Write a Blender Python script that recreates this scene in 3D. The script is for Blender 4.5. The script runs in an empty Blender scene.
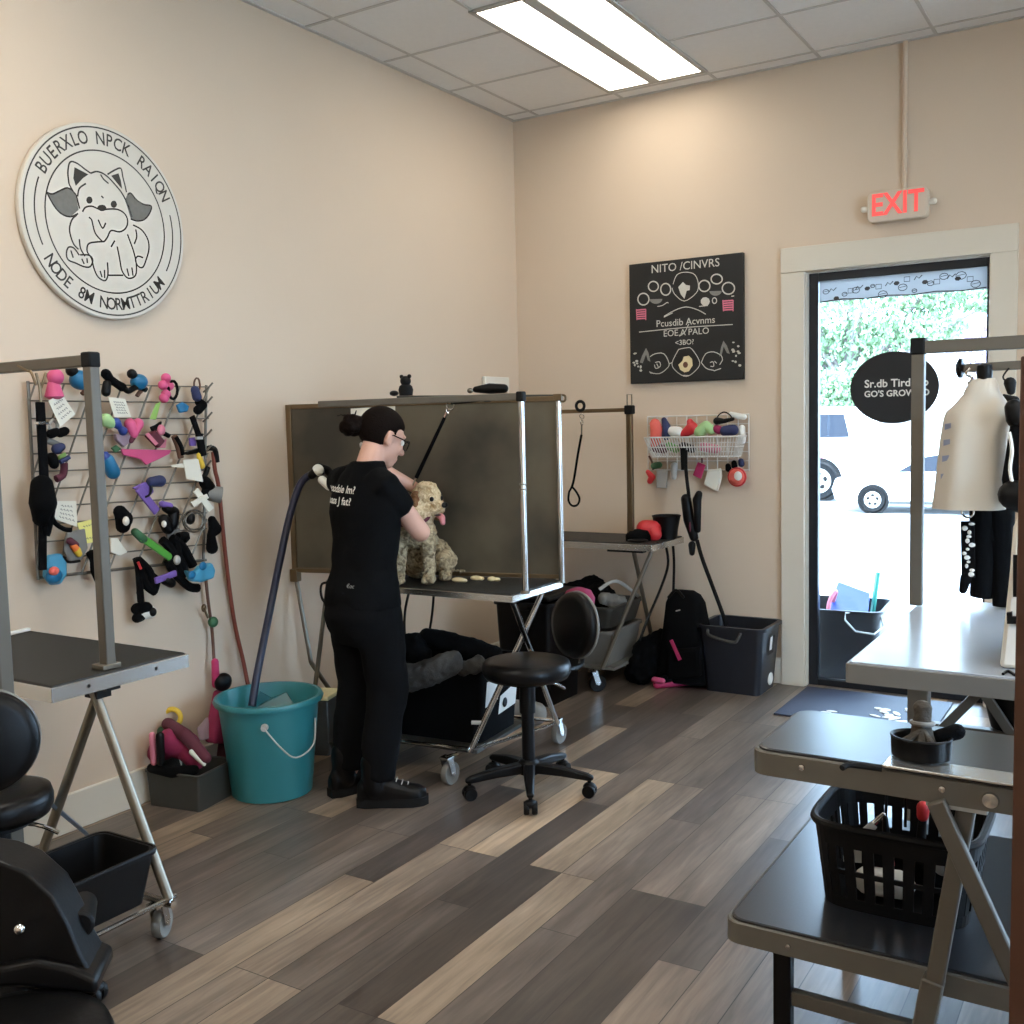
import bpy, bmesh, math, random
from mathutils import Vector, Matrix, Euler
from mathutils.bvhtree import BVHTree
random.seed(7)
V = Vector
SCN = bpy.context.scene
COL = SCN.collection
PI = math.pi
R_ = math.radians

# ------------------------------------------------------------------ camera (solved from the room's vanishing points)
FPX = 1035.477
PIT, YAW, ROL = R_(4.869), R_(31.864), R_(-1.333)
CAM = V((0, 0, 1.512))
LX, BY, CE = -3.489, 5.732, 3.410          # left wall, back wall, ceiling
FW = V((-math.sin(YAW) * math.cos(PIT), math.cos(YAW) * math.cos(PIT), -math.sin(PIT)))
_r0 = V((math.cos(YAW), math.sin(YAW), 0))
_u0 = _r0.cross(FW)
RT = _r0 * math.cos(ROL) + _u0 * math.sin(ROL)
UP = _u0 * math.cos(ROL) - _r0 * math.sin(ROL)
def _ray(x, y): return FW + RT * ((x - 512) / FPX) - UP * ((y - 512) / FPX)
def atX(x, y, v): d = _ray(x, y); return CAM + d * ((v - CAM.x) / d.x)
def atY(x, y, v): d = _ray(x, y); return CAM + d * ((v - CAM.y) / d.y)
def atZ(x, y, v): d = _ray(x, y); return CAM + d * ((v - CAM.z) / d.z)
def WL(x, y, off=0.0): return atX(x, y, LX + off)     # a point on (or off) the left wall
def WB(x, y, off=0.0): return atY(x, y, BY - off)     # a point on (or off) the back wall

# ------------------------------------------------------------------ materials
def lin(c): 
    c /= 255.0
    return c / 12.92 if c <= 0.04045 else ((c + 0.055) / 1.055) ** 2.4
def rgb(c, a=1.0):
    if isinstance(c, str):
        c = c.lstrip('#'); c = tuple(int(c[i:i + 2], 16) for i in (0, 2, 4))
    return (lin(c[0]), lin(c[1]), lin(c[2]), a)
MATS = {}
def pm(name, col, rough=0.5, metal=0.0, var=0.12, vscale=18.0, bump=0.0, bscale=60.0, col2=None, emit=0.0, trans=0.0, spec=0.5, sheen=0.0):
    """procedural material: noise-varied colour, optional bump"""
    if name in MATS: return MATS[name]
    m = bpy.data.materials.new(name); m.use_nodes = True
    nt = m.node_tree; n = nt.nodes; l = nt.links
    b = n['Principled BSDF']
    tc = n.new('ShaderNodeTexCoord')
    nz = n.new('ShaderNodeTexNoise'); nz.inputs['Scale'].default_value = vscale; nz.inputs['Detail'].default_value = 4
    l.new(tc.outputs['Object'], nz.inputs['Vector'])
    mx = n.new('ShaderNodeMix'); mx.data_type = 'RGBA'
    c = rgb(col)
    if col2 is None:
        mx.inputs[6].default_value = tuple(x * (1 - var) for x in c[:3]) + (1,)
        mx.inputs[7].default_value = tuple(min(1, x * (1 + var)) for x in c[:3]) + (1,)
        l.new(nz.outputs['Fac'], mx.inputs[0])
    else:
        mx.inputs[6].default_value = c; mx.inputs[7].default_value = rgb(col2)
        rp = n.new('ShaderNodeValToRGB'); rp.color_ramp.elements[0].position = .38; rp.color_ramp.elements[1].position = .62
        l.new(nz.outputs['Fac'], rp.inputs[0]); l.new(rp.outputs[0], mx.inputs[0])
    l.new(mx.outputs[2], b.inputs['Base Color'])
    b.inputs['Roughness'].default_value = rough; b.inputs['Metallic'].default_value = metal
    b.inputs['Specular IOR Level'].default_value = spec
    if trans: b.inputs['Transmission Weight'].default_value = trans
    if sheen: b.inputs['Sheen Weight'].default_value = sheen
    if emit:
        l.new(mx.outputs[2], b.inputs['Emission Color']); b.inputs['Emission Strength'].default_value = emit
    if bump:
        nb = n.new('ShaderNodeTexNoise'); nb.inputs['Scale'].default_value = bscale; nb.inputs['Detail'].default_value = 3
        l.new(tc.outputs['Object'], nb.inputs['Vector'])
        bp = n.new('ShaderNodeBump'); bp.inputs['Strength'].default_value = bump; bp.inputs['Distance'].default_value = 0.01
        l.new(nb.outputs['Fac'], bp.inputs['Height']); l.new(bp.outputs[0], b.inputs['Normal'])
    MATS[name] = m
    return m

def floor_material():
    m = bpy.data.materials.new('vinyl plank floor'); m.use_nodes = True
    nt = m.node_tree; n = nt.nodes; l = nt.links; b = n['Principled BSDF']
    tc = n.new('ShaderNodeTexCoord'); sp = n.new('ShaderNodeSeparateXYZ'); cb = n.new('ShaderNodeCombineXYZ')
    l.new(tc.outputs['Object'], sp.inputs[0]); l.new(sp.outputs['Y'], cb.inputs['X']); l.new(sp.outputs['X'], cb.inputs['Y'])
    br = n.new('ShaderNodeTexBrick'); br.offset = 0.37; br.offset_frequency = 3
    br.inputs['Color1'].default_value = (0, 0, 0, 1); br.inputs['Color2'].default_value = (1, 1, 1, 1); br.inputs['Mortar'].default_value = (.3, .3, .3, 1)
    br.inputs['Scale'].default_value = 1; br.inputs['Mortar Size'].default_value = 0.0016; br.inputs['Mortar Smooth'].default_value = .2
    br.inputs['Brick Width'].default_value = .98; br.inputs['Row Height'].default_value = 0.128
    l.new(cb.outputs[0], br.inputs['Vector'])
    rp = n.new('ShaderNodeValToRGB'); e = rp.color_ramp.elements
    e[0].position = 0; e[0].color = rgb((70, 61, 54)); e[1].position = 1; e[1].color = rgb((182, 156, 128))
    for p, c in ((.2, (94, 84, 76)), (.36, (126, 110, 96)), (.5, (78, 70, 65)), (.64, (112, 100, 90)), (.78, (150, 130, 109)), (.9, (100, 91, 85))):
        k = e.new(p); k.color = rgb(c)
    l.new(br.outputs['Color'], rp.inputs[0])
    # grain: long streaks along each plank, shifted per plank
    ad = n.new('ShaderNodeVectorMath'); ad.operation = 'MULTIPLY_ADD'
    l.new(br.outputs['Color'], ad.inputs[0]); ad.inputs[1].default_value = (7, 3, 5); l.new(cb.outputs[0], ad.inputs[2])
    mp = n.new('ShaderNodeMapping'); mp.inputs['Scale'].default_value = (1.7, 21, 1); l.new(ad.outputs[0], mp.inputs['Vector'])
    g1 = n.new('ShaderNodeTexNoise'); g1.inputs['Scale'].default_value = 2.2; g1.inputs['Detail'].default_value = 8; g1.inputs['Distortion'].default_value = .8
    l.new(mp.outputs[0], g1.inputs['Vector'])
    mp2 = n.new('ShaderNodeMapping'); mp2.inputs['Scale'].default_value = (1.2, 5, 1); l.new(ad.outputs[0], mp2.inputs['Vector'])
    g2 = n.new('ShaderNodeTexNoise'); g2.inputs['Scale'].default_value = 1.7; g2.inputs['Detail'].default_value = 5
    l.new(mp2.outputs[0], g2.inputs['Vector'])
    r1 = n.new('ShaderNodeMapRange'); r1.inputs[1].default_value = .3; r1.inputs[2].default_value = .7; r1.inputs[3].default_value = .74; r1.inputs[4].default_value = 1.24
    l.new(g1.outputs['Fac'], r1.inputs[0])
    r2 = n.new('ShaderNodeMapRange'); r2.inputs[1].default_value = .3; r2.inputs[2].default_value = .7; r2.inputs[3].default_value = .72; r2.inputs[4].default_value = 1.25
    l.new(g2.outputs['Fac'], r2.inputs[0])
    mu = n.new('ShaderNodeMath'); mu.operation = 'MULTIPLY'; l.new(r1.outputs[0], mu.inputs[0]); l.new(r2.outputs[0], mu.inputs[1])
    vm = n.new('ShaderNodeVectorMath'); vm.operation = 'SCALE'; l.new(rp.outputs[0], vm.inputs[0]); l.new(mu.outputs[0], vm.inputs['Scale'])
    dk = n.new('ShaderNodeMix'); dk.data_type = 'RGBA'; l.new(br.outputs['Fac'], dk.inputs[0]); l.new(vm.outputs[0], dk.inputs[6]); dk.inputs[7].default_value = rgb((52, 44, 38))
    l.new(dk.outputs[2], b.inputs['Base Color'])
    rr = n.new('ShaderNodeMapRange'); b.inputs['Specular IOR Level'].default_value = .5; rr.inputs[3].default_value = .33; rr.inputs[4].default_value = .35; l.new(g1.outputs['Fac'], rr.inputs[0])
    l.new(rr.outputs[0], b.inputs['Roughness'])
    bp = n.new('ShaderNodeBump'); bp.inputs['Strength'].default_value = .03; bp.inputs['Distance'].default_value = .002
    l.new(g1.outputs['Fac'], bp.inputs['Height']); l.new(bp.outputs[0], b.inputs['Normal'])
    return m

def glass_material():
    m = bpy.data.materials.new('clear door glass'); m.use_nodes = True
    nt = m.node_tree; n = nt.nodes; l = nt.links
    for x in list(n): n.remove(x)
    o = n.new('ShaderNodeOutputMaterial'); t = n.new('ShaderNodeBsdfTransparent'); g = n.new('ShaderNodeBsdfGlossy')
    g.inputs['Roughness'].default_value = .02; t.inputs['Color'].default_value = (.93, .97, .97, 1)
    f = n.new('ShaderNodeFresnel'); f.inputs['IOR'].default_value = 1.35
    mx = n.new('ShaderNodeMixShader'); l.new(f.outputs[0], mx.inputs[0]); l.new(t.outputs[0], mx.inputs[1]); l.new(g.outputs[0], mx.inputs[2])
    l.new(mx.outputs[0], o.inputs['Surface'])
    return m

def emit_material(name, col, s):
    if name in MATS: return MATS[name]
    m = bpy.data.materials.new(name); m.use_nodes = True
    n = m.node_tree.nodes; l = m.node_tree.links
    for x in list(n): n.remove(x)
    o = n.new('ShaderNodeOutputMaterial'); e = n.new('ShaderNodeEmission')
    e.inputs['Color'].default_value = col; e.inputs['Strength'].default_value = s
    l.new(e.outputs[0], o.inputs['Surface']); MATS[name] = m
    return m

M = dict(
    wall=pm('beige wall paint', (209, 189, 166), .75, var=.02, vscale=3, bump=.03, bscale=240),
    wallw=pm('white wall paint', (226, 220, 207), .7, var=.02, vscale=3),
    trim=pm('off white trim paint', (212, 203, 186), .45, var=.02, vscale=4),
    ceil=pm('ceiling tile', (228, 226, 222), .9, var=.04, vscale=40, bump=.15, bscale=320),
    tbar=pm('ceiling grid', (192, 188, 182), .6, var=.03),
    steel=pm('brushed steel', (134, 127, 114), .33, .85, var=.08, vscale=40),
    chrome=pm('chrome', (205, 205, 203), .15, 1.0, var=.03),
    alu=pm('aluminium edge', (206, 205, 201), .27, .92, var=.06, vscale=30),
    greypost=pm('grey painted post', (102, 96, 86), .45, .35, var=.08, vscale=25),
    tan=pm('bronze anodised tube', (118, 100, 76), .35, .8, var=.08),
    rubber=pm('black ribbed rubber', (25, 25, 22), .5, var=.15, vscale=30, bump=.5, bscale=420),
    rubberg=pm('speckled grey rubber', (25, 27, 31), .28, var=.85, vscale=190, bump=.006, bscale=300, spec=.9),
    black=pm('black plastic', (8, 8, 9), .45, var=.12, spec=.2),
    blackg=pm('black gloss vinyl', (8, 8, 9), .36, var=.12, bump=.04, bscale=90, spec=.22),
    blackm=pm('black matte', (10, 10, 11), .75, var=.2, spec=.3),
    blackf=pm('black fabric', (9, 10, 12), .95, var=.25, vscale=60, bump=.25, bscale=260, spec=.12),
    dgrey=pm('dark grey fabric', (48, 47, 45), .9, var=.25, vscale=35, bump=.3, bscale=150),
    grey=pm('dark grey plastic', (58, 58, 54), .5, var=.1),
    mgrey=pm('mid grey', (120, 118, 113), .6, var=.1),
    lgrey=pm('light grey', (176, 174, 168), .5, var=.06),
    navy=pm('dark navy plastic', (28, 31, 38), .4, var=.1),
    teal=pm('teal plastic', (48, 120, 126), .38, var=.05),
    teali=pm('teal water film', (44, 104, 110), .2, var=.1),
    white=pm('white plastic', (226, 224, 216), .45, var=.03),
    paper=pm('white paper', (224, 219, 203), .8, var=.03),
    ink=pm('pencil ink', (92, 88, 82), .8, var=.1),
    yellowp=pm('yellow paper', (230, 222, 130), .8, var=.04),
    pink=pm('pink rubber', (206, 82, 126), .5, var=.1),
    hot=pm('hot pink cloth', (178, 44, 92), .7, var=.15),
    magenta=pm('magenta cloth', (142, 36, 76), .85, var=.2, bump=.2),
    maroon=pm('maroon cloth', (88, 36, 50), .85, var=.2, bump=.2),
    red=pm('red plastic', (196, 44, 48), .45, var=.12),
    coral=pm('coral plush', (226, 104, 92), .85, var=.15, bump=.3, bscale=120),
    rose=pm('rose cloth', (205, 120, 138), .8, var=.1),
    blue=pm('blue rubber', (24, 104, 146), .4, var=.12),
    lblue=pm('light blue plastic', (70, 146, 178), .4, var=.12),
    dblue=pm('deep blue plastic', (40, 64, 140), .4, var=.12),
    navyb=pm('navy blue cloth', (38, 46, 84), .7, var=.15),
    purple=pm('purple cloth', (112, 84, 158), .7, var=.12),
    lime=pm('lime plastic', (142, 182, 92), .45, var=.12),
    green=pm('green plastic', (80, 152, 58), .45, var=.12),
    tealg=pm('teal green plastic', (52, 150, 136), .45, var=.1),
    dgreen=pm('dark green', (52, 96, 62), .6, var=.15),
    pgreen=pm('pale green', (160, 196, 136), .6, var=.12),
    yellow=pm('yellow plastic', (222, 186, 58), .5, var=.1),
    orange=pm('orange', (230, 120, 52), .55, var=.1),
    mauve=pm('mauve cloth', (150, 128, 140), .8, var=.1),
    brown=pm('brown leather', (96, 62, 44), .6, var=.2),
    rust=pm('rust brown rope', (122, 58, 40), .7, var=.2, vscale=80),
    wood=pm('brown cabinet wood', (72, 40, 22), .5, var=.3, vscale=9, bump=.05),
    wire=pm('grey wire', (112, 106, 96), .4, .5, var=.06),
    wwire=pm('white coated wire', (216, 212, 204), .45, var=.04),
    board=pm('black chalkboard', (20, 20, 19), .6, var=.25, vscale=7),
    chalk=pm('white chalk', (196, 192, 182), .95, var=.2, vscale=220),
    chalkg=pm('grey chalk', (128, 126, 120), .95, var=.3, vscale=160),
    chalkp=pm('pink chalk', (214, 118, 138), .95, var=.2, vscale=160),
    cream=pm('cream chalk', (218, 200, 156), .95, var=.1, vscale=160),
    signw=pm('off white sign board', (206, 199, 186), .5, var=.02),
    line=pm('dark sign ink', (52, 48, 42), .6, var=.1),
    fillg=pm('grey sign ink', (112, 110, 104), .6, var=.15, vscale=60),
    fog=pm('frosted film', (150, 148, 146), .6, var=.05),
    skin=pm('skin', (210, 163, 142), .5, var=.06, vscale=14, spec=.4),
    hair=pm('dark brown hair', (20, 13, 10), .7, var=.35, vscale=70, bump=.5, bscale=160, spec=.06),
    hose=pm('dark blue hose', (28, 32, 56), .4, var=.1),
    panel=pm('dull stainless sheet', (104, 96, 80), .42, .4, vscale=2.0, col2=(66, 62, 54)),  # two-tone noise paints in dull reflections along with splash stains
    exitw=pm('exit sign housing', (206, 192, 172), .5, var=.03),
    edgegrey=pm('grey table edge', (118, 114, 107), .45, .2, var=.06),
    mat=pm('blue grey mat', (50, 56, 76), .6, var=.15, vscale=60, bump=.1, bscale=300),
    darkedge=pm('dull bronze edge', (108, 104, 95), .4, .35, var=.1),
    lino=pm('white laminate', (158, 162, 168), .22, var=.06, vscale=7),
    leaf=pm('leaf green', (126, 152, 114), .7, var=.35, vscale=3),
    leafd=pm('dark leaf', (40, 74, 50), .6, var=.3, vscale=3),
    blossom=pm('mauve blossom leaf', (170, 150, 172), .6, var=.3, vscale=3),
    bark=pm('bark', (128, 118, 116), .9, var=.25, vscale=9),
    concrete=pm('pale concrete', (206, 204, 198), .85, var=.06, vscale=2),
    asphalt=pm('grey asphalt', (150, 150, 150), .9, var=.06, vscale=4),
    carw=pm('white car paint', (232, 232, 232), .25, var=.02),
    tint=pm('tinted car glass', (44, 48, 56), .6, var=.05, spec=.1),
    facade=pm('pale facade', (214, 210, 204), .8, var=.04),
)
M['glass'] = glass_material()
M['floor'] = floor_material()

# ------------------------------------------------------------------ mesh collector
def basis(d):
    d = V(d).normalized()
    a = V((0, 0, 1)) if abs(d.z) < .9 else V((1, 0, 0))
    u = d.cross(a).normalized(); return u, d.cross(u).normalized()

class MB:
    def __init__(s): s.v = []; s.f = []
    def add(s, vs, fs):
        o = len(s.v); s.v += [V(p) for p in vs]; s.f += [tuple(i + o for i in f) for f in fs]; return s
    def box(s, c, d, rz=0.0, rot=None):
        m = rot if rot is not None else Matrix.Rotation(rz, 3, 'Z')
        c = V(c); h = V(d) / 2
        vs = [c + m @ V((x * h.x, y * h.y, z * h.z)) for x in (-1, 1) for y in (-1, 1) for z in (-1, 1)]
        return s.add(vs, [(0, 1, 3, 2), (4, 6, 7, 5), (0, 4, 5, 1), (2, 3, 7, 6), (0, 2, 6, 4), (1, 5, 7, 3)])
    def bbox(s, a, b):
        a, b = V(a), V(b); return s.box((a + b) / 2, [abs(x) for x in (b - a)])
    def bar(s, p0, p1, w, h, upv=(0, 0, 1)):
        """rectangular bar from p0 to p1, w across and h along upv"""
        p0, p1 = V(p0), V(p1); d = (p1 - p0).normalized(); u = V(upv)
        a = d.cross(u)
        if a.length < 1e-4: a = d.cross(V((0, 1, 0)))
        a.normalize(); b = a.cross(d).normalized(); vs = []
        for p in (p0, p1):
            for i, j in ((-1, -1), (1, -1), (1, 1), (-1, 1)): vs.append(p + a * (i * w / 2) + b * (j * h / 2))
        return s.add(vs, [(3, 2, 1, 0), (4, 5, 6, 7), (0, 1, 5, 4), (1, 2, 6, 5), (2, 3, 7, 6), (3, 0, 4, 7)])
    def rings(s, rs, cap0=True, cap1=True, closed=False):
        n = len(rs[0]); o = len(s.v)
        for r in rs: s.v += [V(p) for p in r]
        k = len(rs)
        for i in range(k if closed else k - 1):
            a, b = o + i * n, o + ((i + 1) % k) * n
            for j in range(n): s.f.append((a + j, a + (j + 1) % n, b + (j + 1) % n, b + j))
        if not closed:
            if cap0: s.f.append(tuple(o + j for j in reversed(range(n))))
            if cap1: s.f.append(tuple(o + (k - 1) * n + j for j in range(n)))
        return s
    def tube(s, pts, r, seg=8, cap=True):
        pts = [V(p) for p in pts]; rs = []; n = len(pts)
        rad = r if isinstance(r, (list, tuple)) else [r] * n
        u = None
        for i, p in enumerate(pts):
            d = (pts[min(i + 1, n - 1)] - pts[max(i - 1, 0)])
            d = d.normalized() if d.length > 1e-9 else V((0, 0, 1))
            if u is None: u = basis(d)[0]
            u = (u - d * u.dot(d)); u = u.normalized() if u.length > 1e-6 else basis(d)[0]
            w = d.cross(u)
            rs.append([p + (u * math.cos(2 * PI * k / seg) + w * math.sin(2 * PI * k / seg)) * rad[i] for k in range(seg)])
        return s.rings(rs, cap, cap)
    def cyl(s, p0, p1, r, r1=None, seg=20): return s.tube([p0, p1], [r, r if r1 is None else r1], seg)
    def loop(s, pts, r, seg=8):
        pts = [V(p) for p in pts]; n = len(pts); rs = []
        for i, p in enumerate(pts):
            d = (pts[(i + 1) % n] - pts[i - 1]).normalized()
            c = sum(pts, V()) / n; u = (p - c); u = (u - d * u.dot(d)).normalized(); w = d.cross(u)
            rs.append([p + (u * math.cos(2 * PI * k / seg) + w * math.sin(2 * PI * k / seg)) * r for k in range(seg)])
        return s.rings(rs, closed=True)
    def torus(s, c, ax, R, r, seg=28, sg=8):
        u, w = basis(ax); c = V(c)
        return s.loop([c + (u * math.cos(2 * PI * k / seg) + w * math.sin(2 * PI * k / seg)) * R for k in range(seg)], r, sg)
    def lathe(s, prof, c=(0, 0, 0), ax=(0, 0, 1), seg=32, cap0=True, cap1=True, sx=1.0, sy=1.0):
        """prof: (radius, height) list"""
        c = V(c); a = V(ax).normalized()
        if abs(a.z) > .999: u, w = V((1, 0, 0)), V((0, 1, 0)) * (1 if a.z > 0 else -1)
        else: u, w = basis(a); w = a.cross(u)
        return s.rings([[c + a * h + (u * math.cos(2 * PI * k / seg) * sx + w * math.sin(2 * PI * k / seg) * sy) * max(r, 1e-4) for k in range(seg)] for r, h in prof], cap0, cap1)
    def ell(s, c, r, m=None, seg=16, rng=10):
        c = V(c); r = V(r) if not isinstance(r, (int, float)) else V((r, r, r)); m = m or Matrix.Identity(3); rs = []
        for i in range(1, rng):
            t = PI * i / rng
            rs.append([c + m @ V((r.x * math.sin(t) * math.cos(2 * PI * k / seg), r.y * math.sin(t) * math.sin(2 * PI * k / seg), -r.z * math.cos(t))) for k in range(seg)])
        o = len(s.v); s.rings(rs, False, False); n = len(s.v)
        s.v += [c + m @ V((0, 0, -r.z)), c + m @ V((0, 0, r.z))]
        for k in range(seg):
            s.f.append((o + (k + 1) % seg, o + k, n)); q = o + (rng - 2) * seg
            s.f.append((q + k, q + (k + 1) % seg, n + 1))
        return s
    def cap(s, p0, p1, r0, r1=None, seg=14):
        """capsule tapering from r0 to r1"""
        p0, p1 = V(p0), V(p1); r1 = r0 if r1 is None else r1; d = (p1 - p0).normalized(); pts = []; rr = []
        for t in (75, 50, 25): pts.append(p0 - d * r0 * math.sin(R_(t))); rr.append(r0 * math.cos(R_(t)))
        pts += [p0, p1]; rr += [r0, r1]
        for t in (25, 50, 75): pts.append(p1 + d * r1 * math.sin(R_(t))); rr.append(r1 * math.cos(R_(t)))
        return s.tube(pts, rr, seg)
    def chain(s, pts, rr, seg=14):
        for i in range(len(pts) - 1): s.cap(pts[i], pts[i + 1], rr[i], rr[i + 1], seg)
        return s
    def prism(s, front, off):
        """closed outline (3-D points) swept by off"""
        n = len(front); off = V(off); f = [V(p) for p in front]
        return s.add(f + [p + off for p in f], [tuple(range(n)), tuple(reversed(range(n, 2 * n)))] + [(i + n, (i + 1) % n + n, (i + 1) % n, i) for i in range(n)])
    def ribbon(s, pts, w, nrm, closed=False):
        """flat stroke lying on a surface with normal nrm"""
        pts = [V(p) for p in pts]; nrm = V(nrm); n = len(pts); vs = []
        for i, p in enumerate(pts):
            a = pts[i - 1] if (closed or i > 0) else p; b = pts[(i + 1) % n] if (closed or i < n - 1) else p
            d = (b - a); d = d.normalized() if d.length > 1e-9 else V((1, 0, 0)); t = nrm.cross(d).normalized() * (w / 2)
            vs += [p + t, p - t]
        k = n if closed else n - 1
        return s.add(vs, [(2 * i, 2 * i + 1, 2 * ((i + 1) % n) + 1, 2 * ((i + 1) % n)) for i in range(k)])
    def poly(s, pts): return s.add(pts, [tuple(range(len(pts)))])
    def xf(s, m):
        s.v = [m @ p for p in s.v]; return s
    def join(s, o): return s.add(o.v, o.f)
    def mesh(s, name):
        me = bpy.data.meshes.new(name); me.from_pydata([tuple(p) for p in s.v], [], s.f); me.validate()
        bm = bmesh.new(); bm.from_mesh(me); bmesh.ops.recalc_face_normals(bm, faces=bm.faces); bm.to_mesh(me); bm.free()
        return me
    def build(s, name, mat, parent=None, world=False, smooth=35, bevel=0.0, bseg=2, sub=0, label=None, origin=None):
        """links ONE mesh object; top level gets its origin at the bottom centre"""
        if world and parent is not None:
            mi = FR[parent.name].inverted(); s.v = [mi @ p for p in s.v]
        o_ = V((0, 0, 0))
        if parent is None:
            if origin is None:
                lo = V([min(p[i] for p in s.v) for i in range(3)]); hi = V([max(p[i] for p in s.v) for i in range(3)])
                o_ = V(((lo.x + hi.x) / 2, (lo.y + hi.y) / 2, lo.z))
            else: o_ = V(origin)
            s.v = [p - o_ for p in s.v]
        me = s.mesh(name)
        return link_mesh(name, me, mat, parent, o_, smooth, bevel, bseg, sub, label)

FR = {}
def link_mesh(name, me, mat, parent=None, loc=(0, 0, 0), smooth=35, bevel=0.0, bseg=2, sub=0, label=None):
    ob = bpy.data.objects.new(name, me); COL.objects.link(ob); ob.location = loc
    mats = mat if isinstance(mat, (list, tuple)) else [mat]
    for m in mats: me.materials.append(m)
    if bevel:
        b = ob.modifiers.new('bevel', 'BEVEL'); b.width = bevel; b.segments = bseg; b.limit_method = 'ANGLE'; b.angle_limit = R_(40)
    if sub:
        b = ob.modifiers.new('sub', 'SUBSURF'); b.levels = sub; b.render_levels = sub
    if smooth:
        me.polygons.foreach_set('use_smooth', [True] * len(me.polygons))
        try: me.set_sharp_from_angle(angle=R_(smooth))
        except Exception: pass
    if parent is not None:
        ob.parent = parent; FR[ob.name] = FR[parent.name] @ Matrix.Translation(V(loc))
    else: FR[ob.name] = Matrix.Translation(V(loc))
    if label: ob['label'] = label
    return ob

def tag(o, label, cat, group=None, kind=None):
    o['label'] = label; o['category'] = cat
    if group: o['group'] = group
    if kind: o['kind'] = kind
    return o
def struct(o, label=None):
    o['kind'] = 'structure'
    if label: o['label'] = label
    return o
def thing(name, label, cat, loc=(0, 0, 0), rz=0.0, group=None):
    e = bpy.data.objects.new(name, None); COL.objects.link(e); e.empty_display_size = .05
    e.location = loc; e.rotation_euler = (0, 0, rz)
    FR[e.name] = Matrix.Translation(V(loc)) @ Matrix.Rotation(rz, 4, 'Z')
    return tag(e, label, cat, group)

def rrect(w, d, r, z, seg=5, c=(0, 0)):
    """rounded rectangle ring at height z"""
    out = []; r = min(r, w / 2 - 1e-4, d / 2 - 1e-4)
    for qx, qy, a0 in ((1, 1, 0), (-1, 1, 90), (-1, -1, 180), (1, -1, 270)):
        for k in range(seg + 1):
            a = R_(a0 + 90 * k / seg)
            out.append(V((c[0] + qx * (w / 2 - r) + r * math.cos(a), c[1] + qy * (d / 2 - r) + r * math.sin(a), z)))
    return out
def tub(w0, d0, w1, d1, h, t=.006, r=.03, lip=.012):
    """open container, bottom w0 x d0, top w1 x d1"""
    m = MB()
    m.rings([rrect(w0, d0, r, 0), rrect(w1, d1, r, h - lip), rrect(w1 + lip * 1.6, d1 + lip * 1.6, r + lip, h - lip), rrect(w1 + lip * 1.6, d1 + lip * 1.6, r + lip, h),
             rrect(w1 - 2 * t, d1 - 2 * t, r, h), rrect(w0 - 2 * t, d0 - 2 * t, r, t)])
    return m
def arc(c, r, a0, a1, n, u, w):
    c = V(c); u = V(u); w = V(w)
    return [c + u * (r * math.cos(a0 + (a1 - a0) * i / n)) + w * (r * math.sin(a0 + (a1 - a0) * i / n)) for i in range(n + 1)]
def smooth_path(pts, n=6):
    """Catmull-Rom through pts"""
    P = [V(p) for p in pts]; out = []
    for i in range(len(P) - 1):
        a, b, c, d = P[max(i - 1, 0)], P[i], P[i + 1], P[min(i + 2, len(P) - 1)]
        for k in range(n):
            t = k / n
            out.append(.5 * ((2 * b) + (c - a) * t + (2 * a - 5 * b + 4 * c - d) * t * t + (3 * b - a - 3 * c + d) * t ** 3))
    out.append(P[-1]); return out

def remeshed(mb, voxel, smooth=6, disp=None, decim=0.0):
    """fuse overlapping closed shapes into one continuous skin"""
    me = mb.mesh('tmp'); ob = bpy.data.objects.new('tmp', me); COL.objects.link(ob)
    r = ob.modifiers.new('r', 'REMESH'); r.mode = 'VOXEL'; r.voxel_size = voxel
    if smooth:
        k = ob.modifiers.new('s', 'SMOOTH'); k.iterations = smooth; k.factor = .5
    for st, sz, typ in (disp or []):
        tx = bpy.data.textures.new('t', typ)
        tx.noise_scale = sz
        if typ == 'CLOUDS': tx.noise_depth = 2
        d = ob.modifiers.new('d', 'DISPLACE'); d.texture = tx; d.strength = st; d.mid_level = .5; d.texture_coords = 'LOCAL'
    if decim:
        q = ob.modifiers.new('q', 'DECIMATE'); q.ratio = decim
    dg = bpy.context.evaluated_depsgraph_get()
    out = bpy.data.meshes.new_from_object(ob.evaluated_get(dg))
    bpy.data.objects.remove(ob); bpy.data.meshes.remove(me)
    return out

_tcache = {}
def text_mb(s, size=1.0, ext=0.0, bold=0.0, align='CENTER', sub=False):
    """letters as flat mesh in the xy plane, centred"""
    cu = bpy.data.curves.new('t', 'FONT'); cu.body = s; cu.size = size; cu.extrude = ext; cu.offset = bold; cu.align_x = align; cu.align_y = 'CENTER'
    cu.resolution_u = 3
    ob = bpy.data.objects.new('t', cu); COL.objects.link(ob)
    dg = bpy.context.evaluated_depsgraph_get(); dg.update()
    me = bpy.data.meshes.new_from_object(ob.evaluated_get(dg))
    m = MB(); m.v = [v.co.copy() for v in me.vertices]; m.f = [tuple(p.vertices) for p in me.polygons]
    bpy.data.objects.remove(ob); bpy.data.meshes.remove(me); bpy.data.curves.remove(cu)
    return m
def frame_m(o, u, w):
    """4x4 taking x to u, y to w, z to u x w"""
    u = V(u).normalized(); w = V(w); w = (w - u * w.dot(u)).normalized(); n = u.cross(w)
    return Matrix(((u.x, w.x, n.x, o[0]), (u.y, w.y, n.y, o[1]), (u.z, w.z, n.z, o[2]), (0, 0, 0, 1)))
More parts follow.
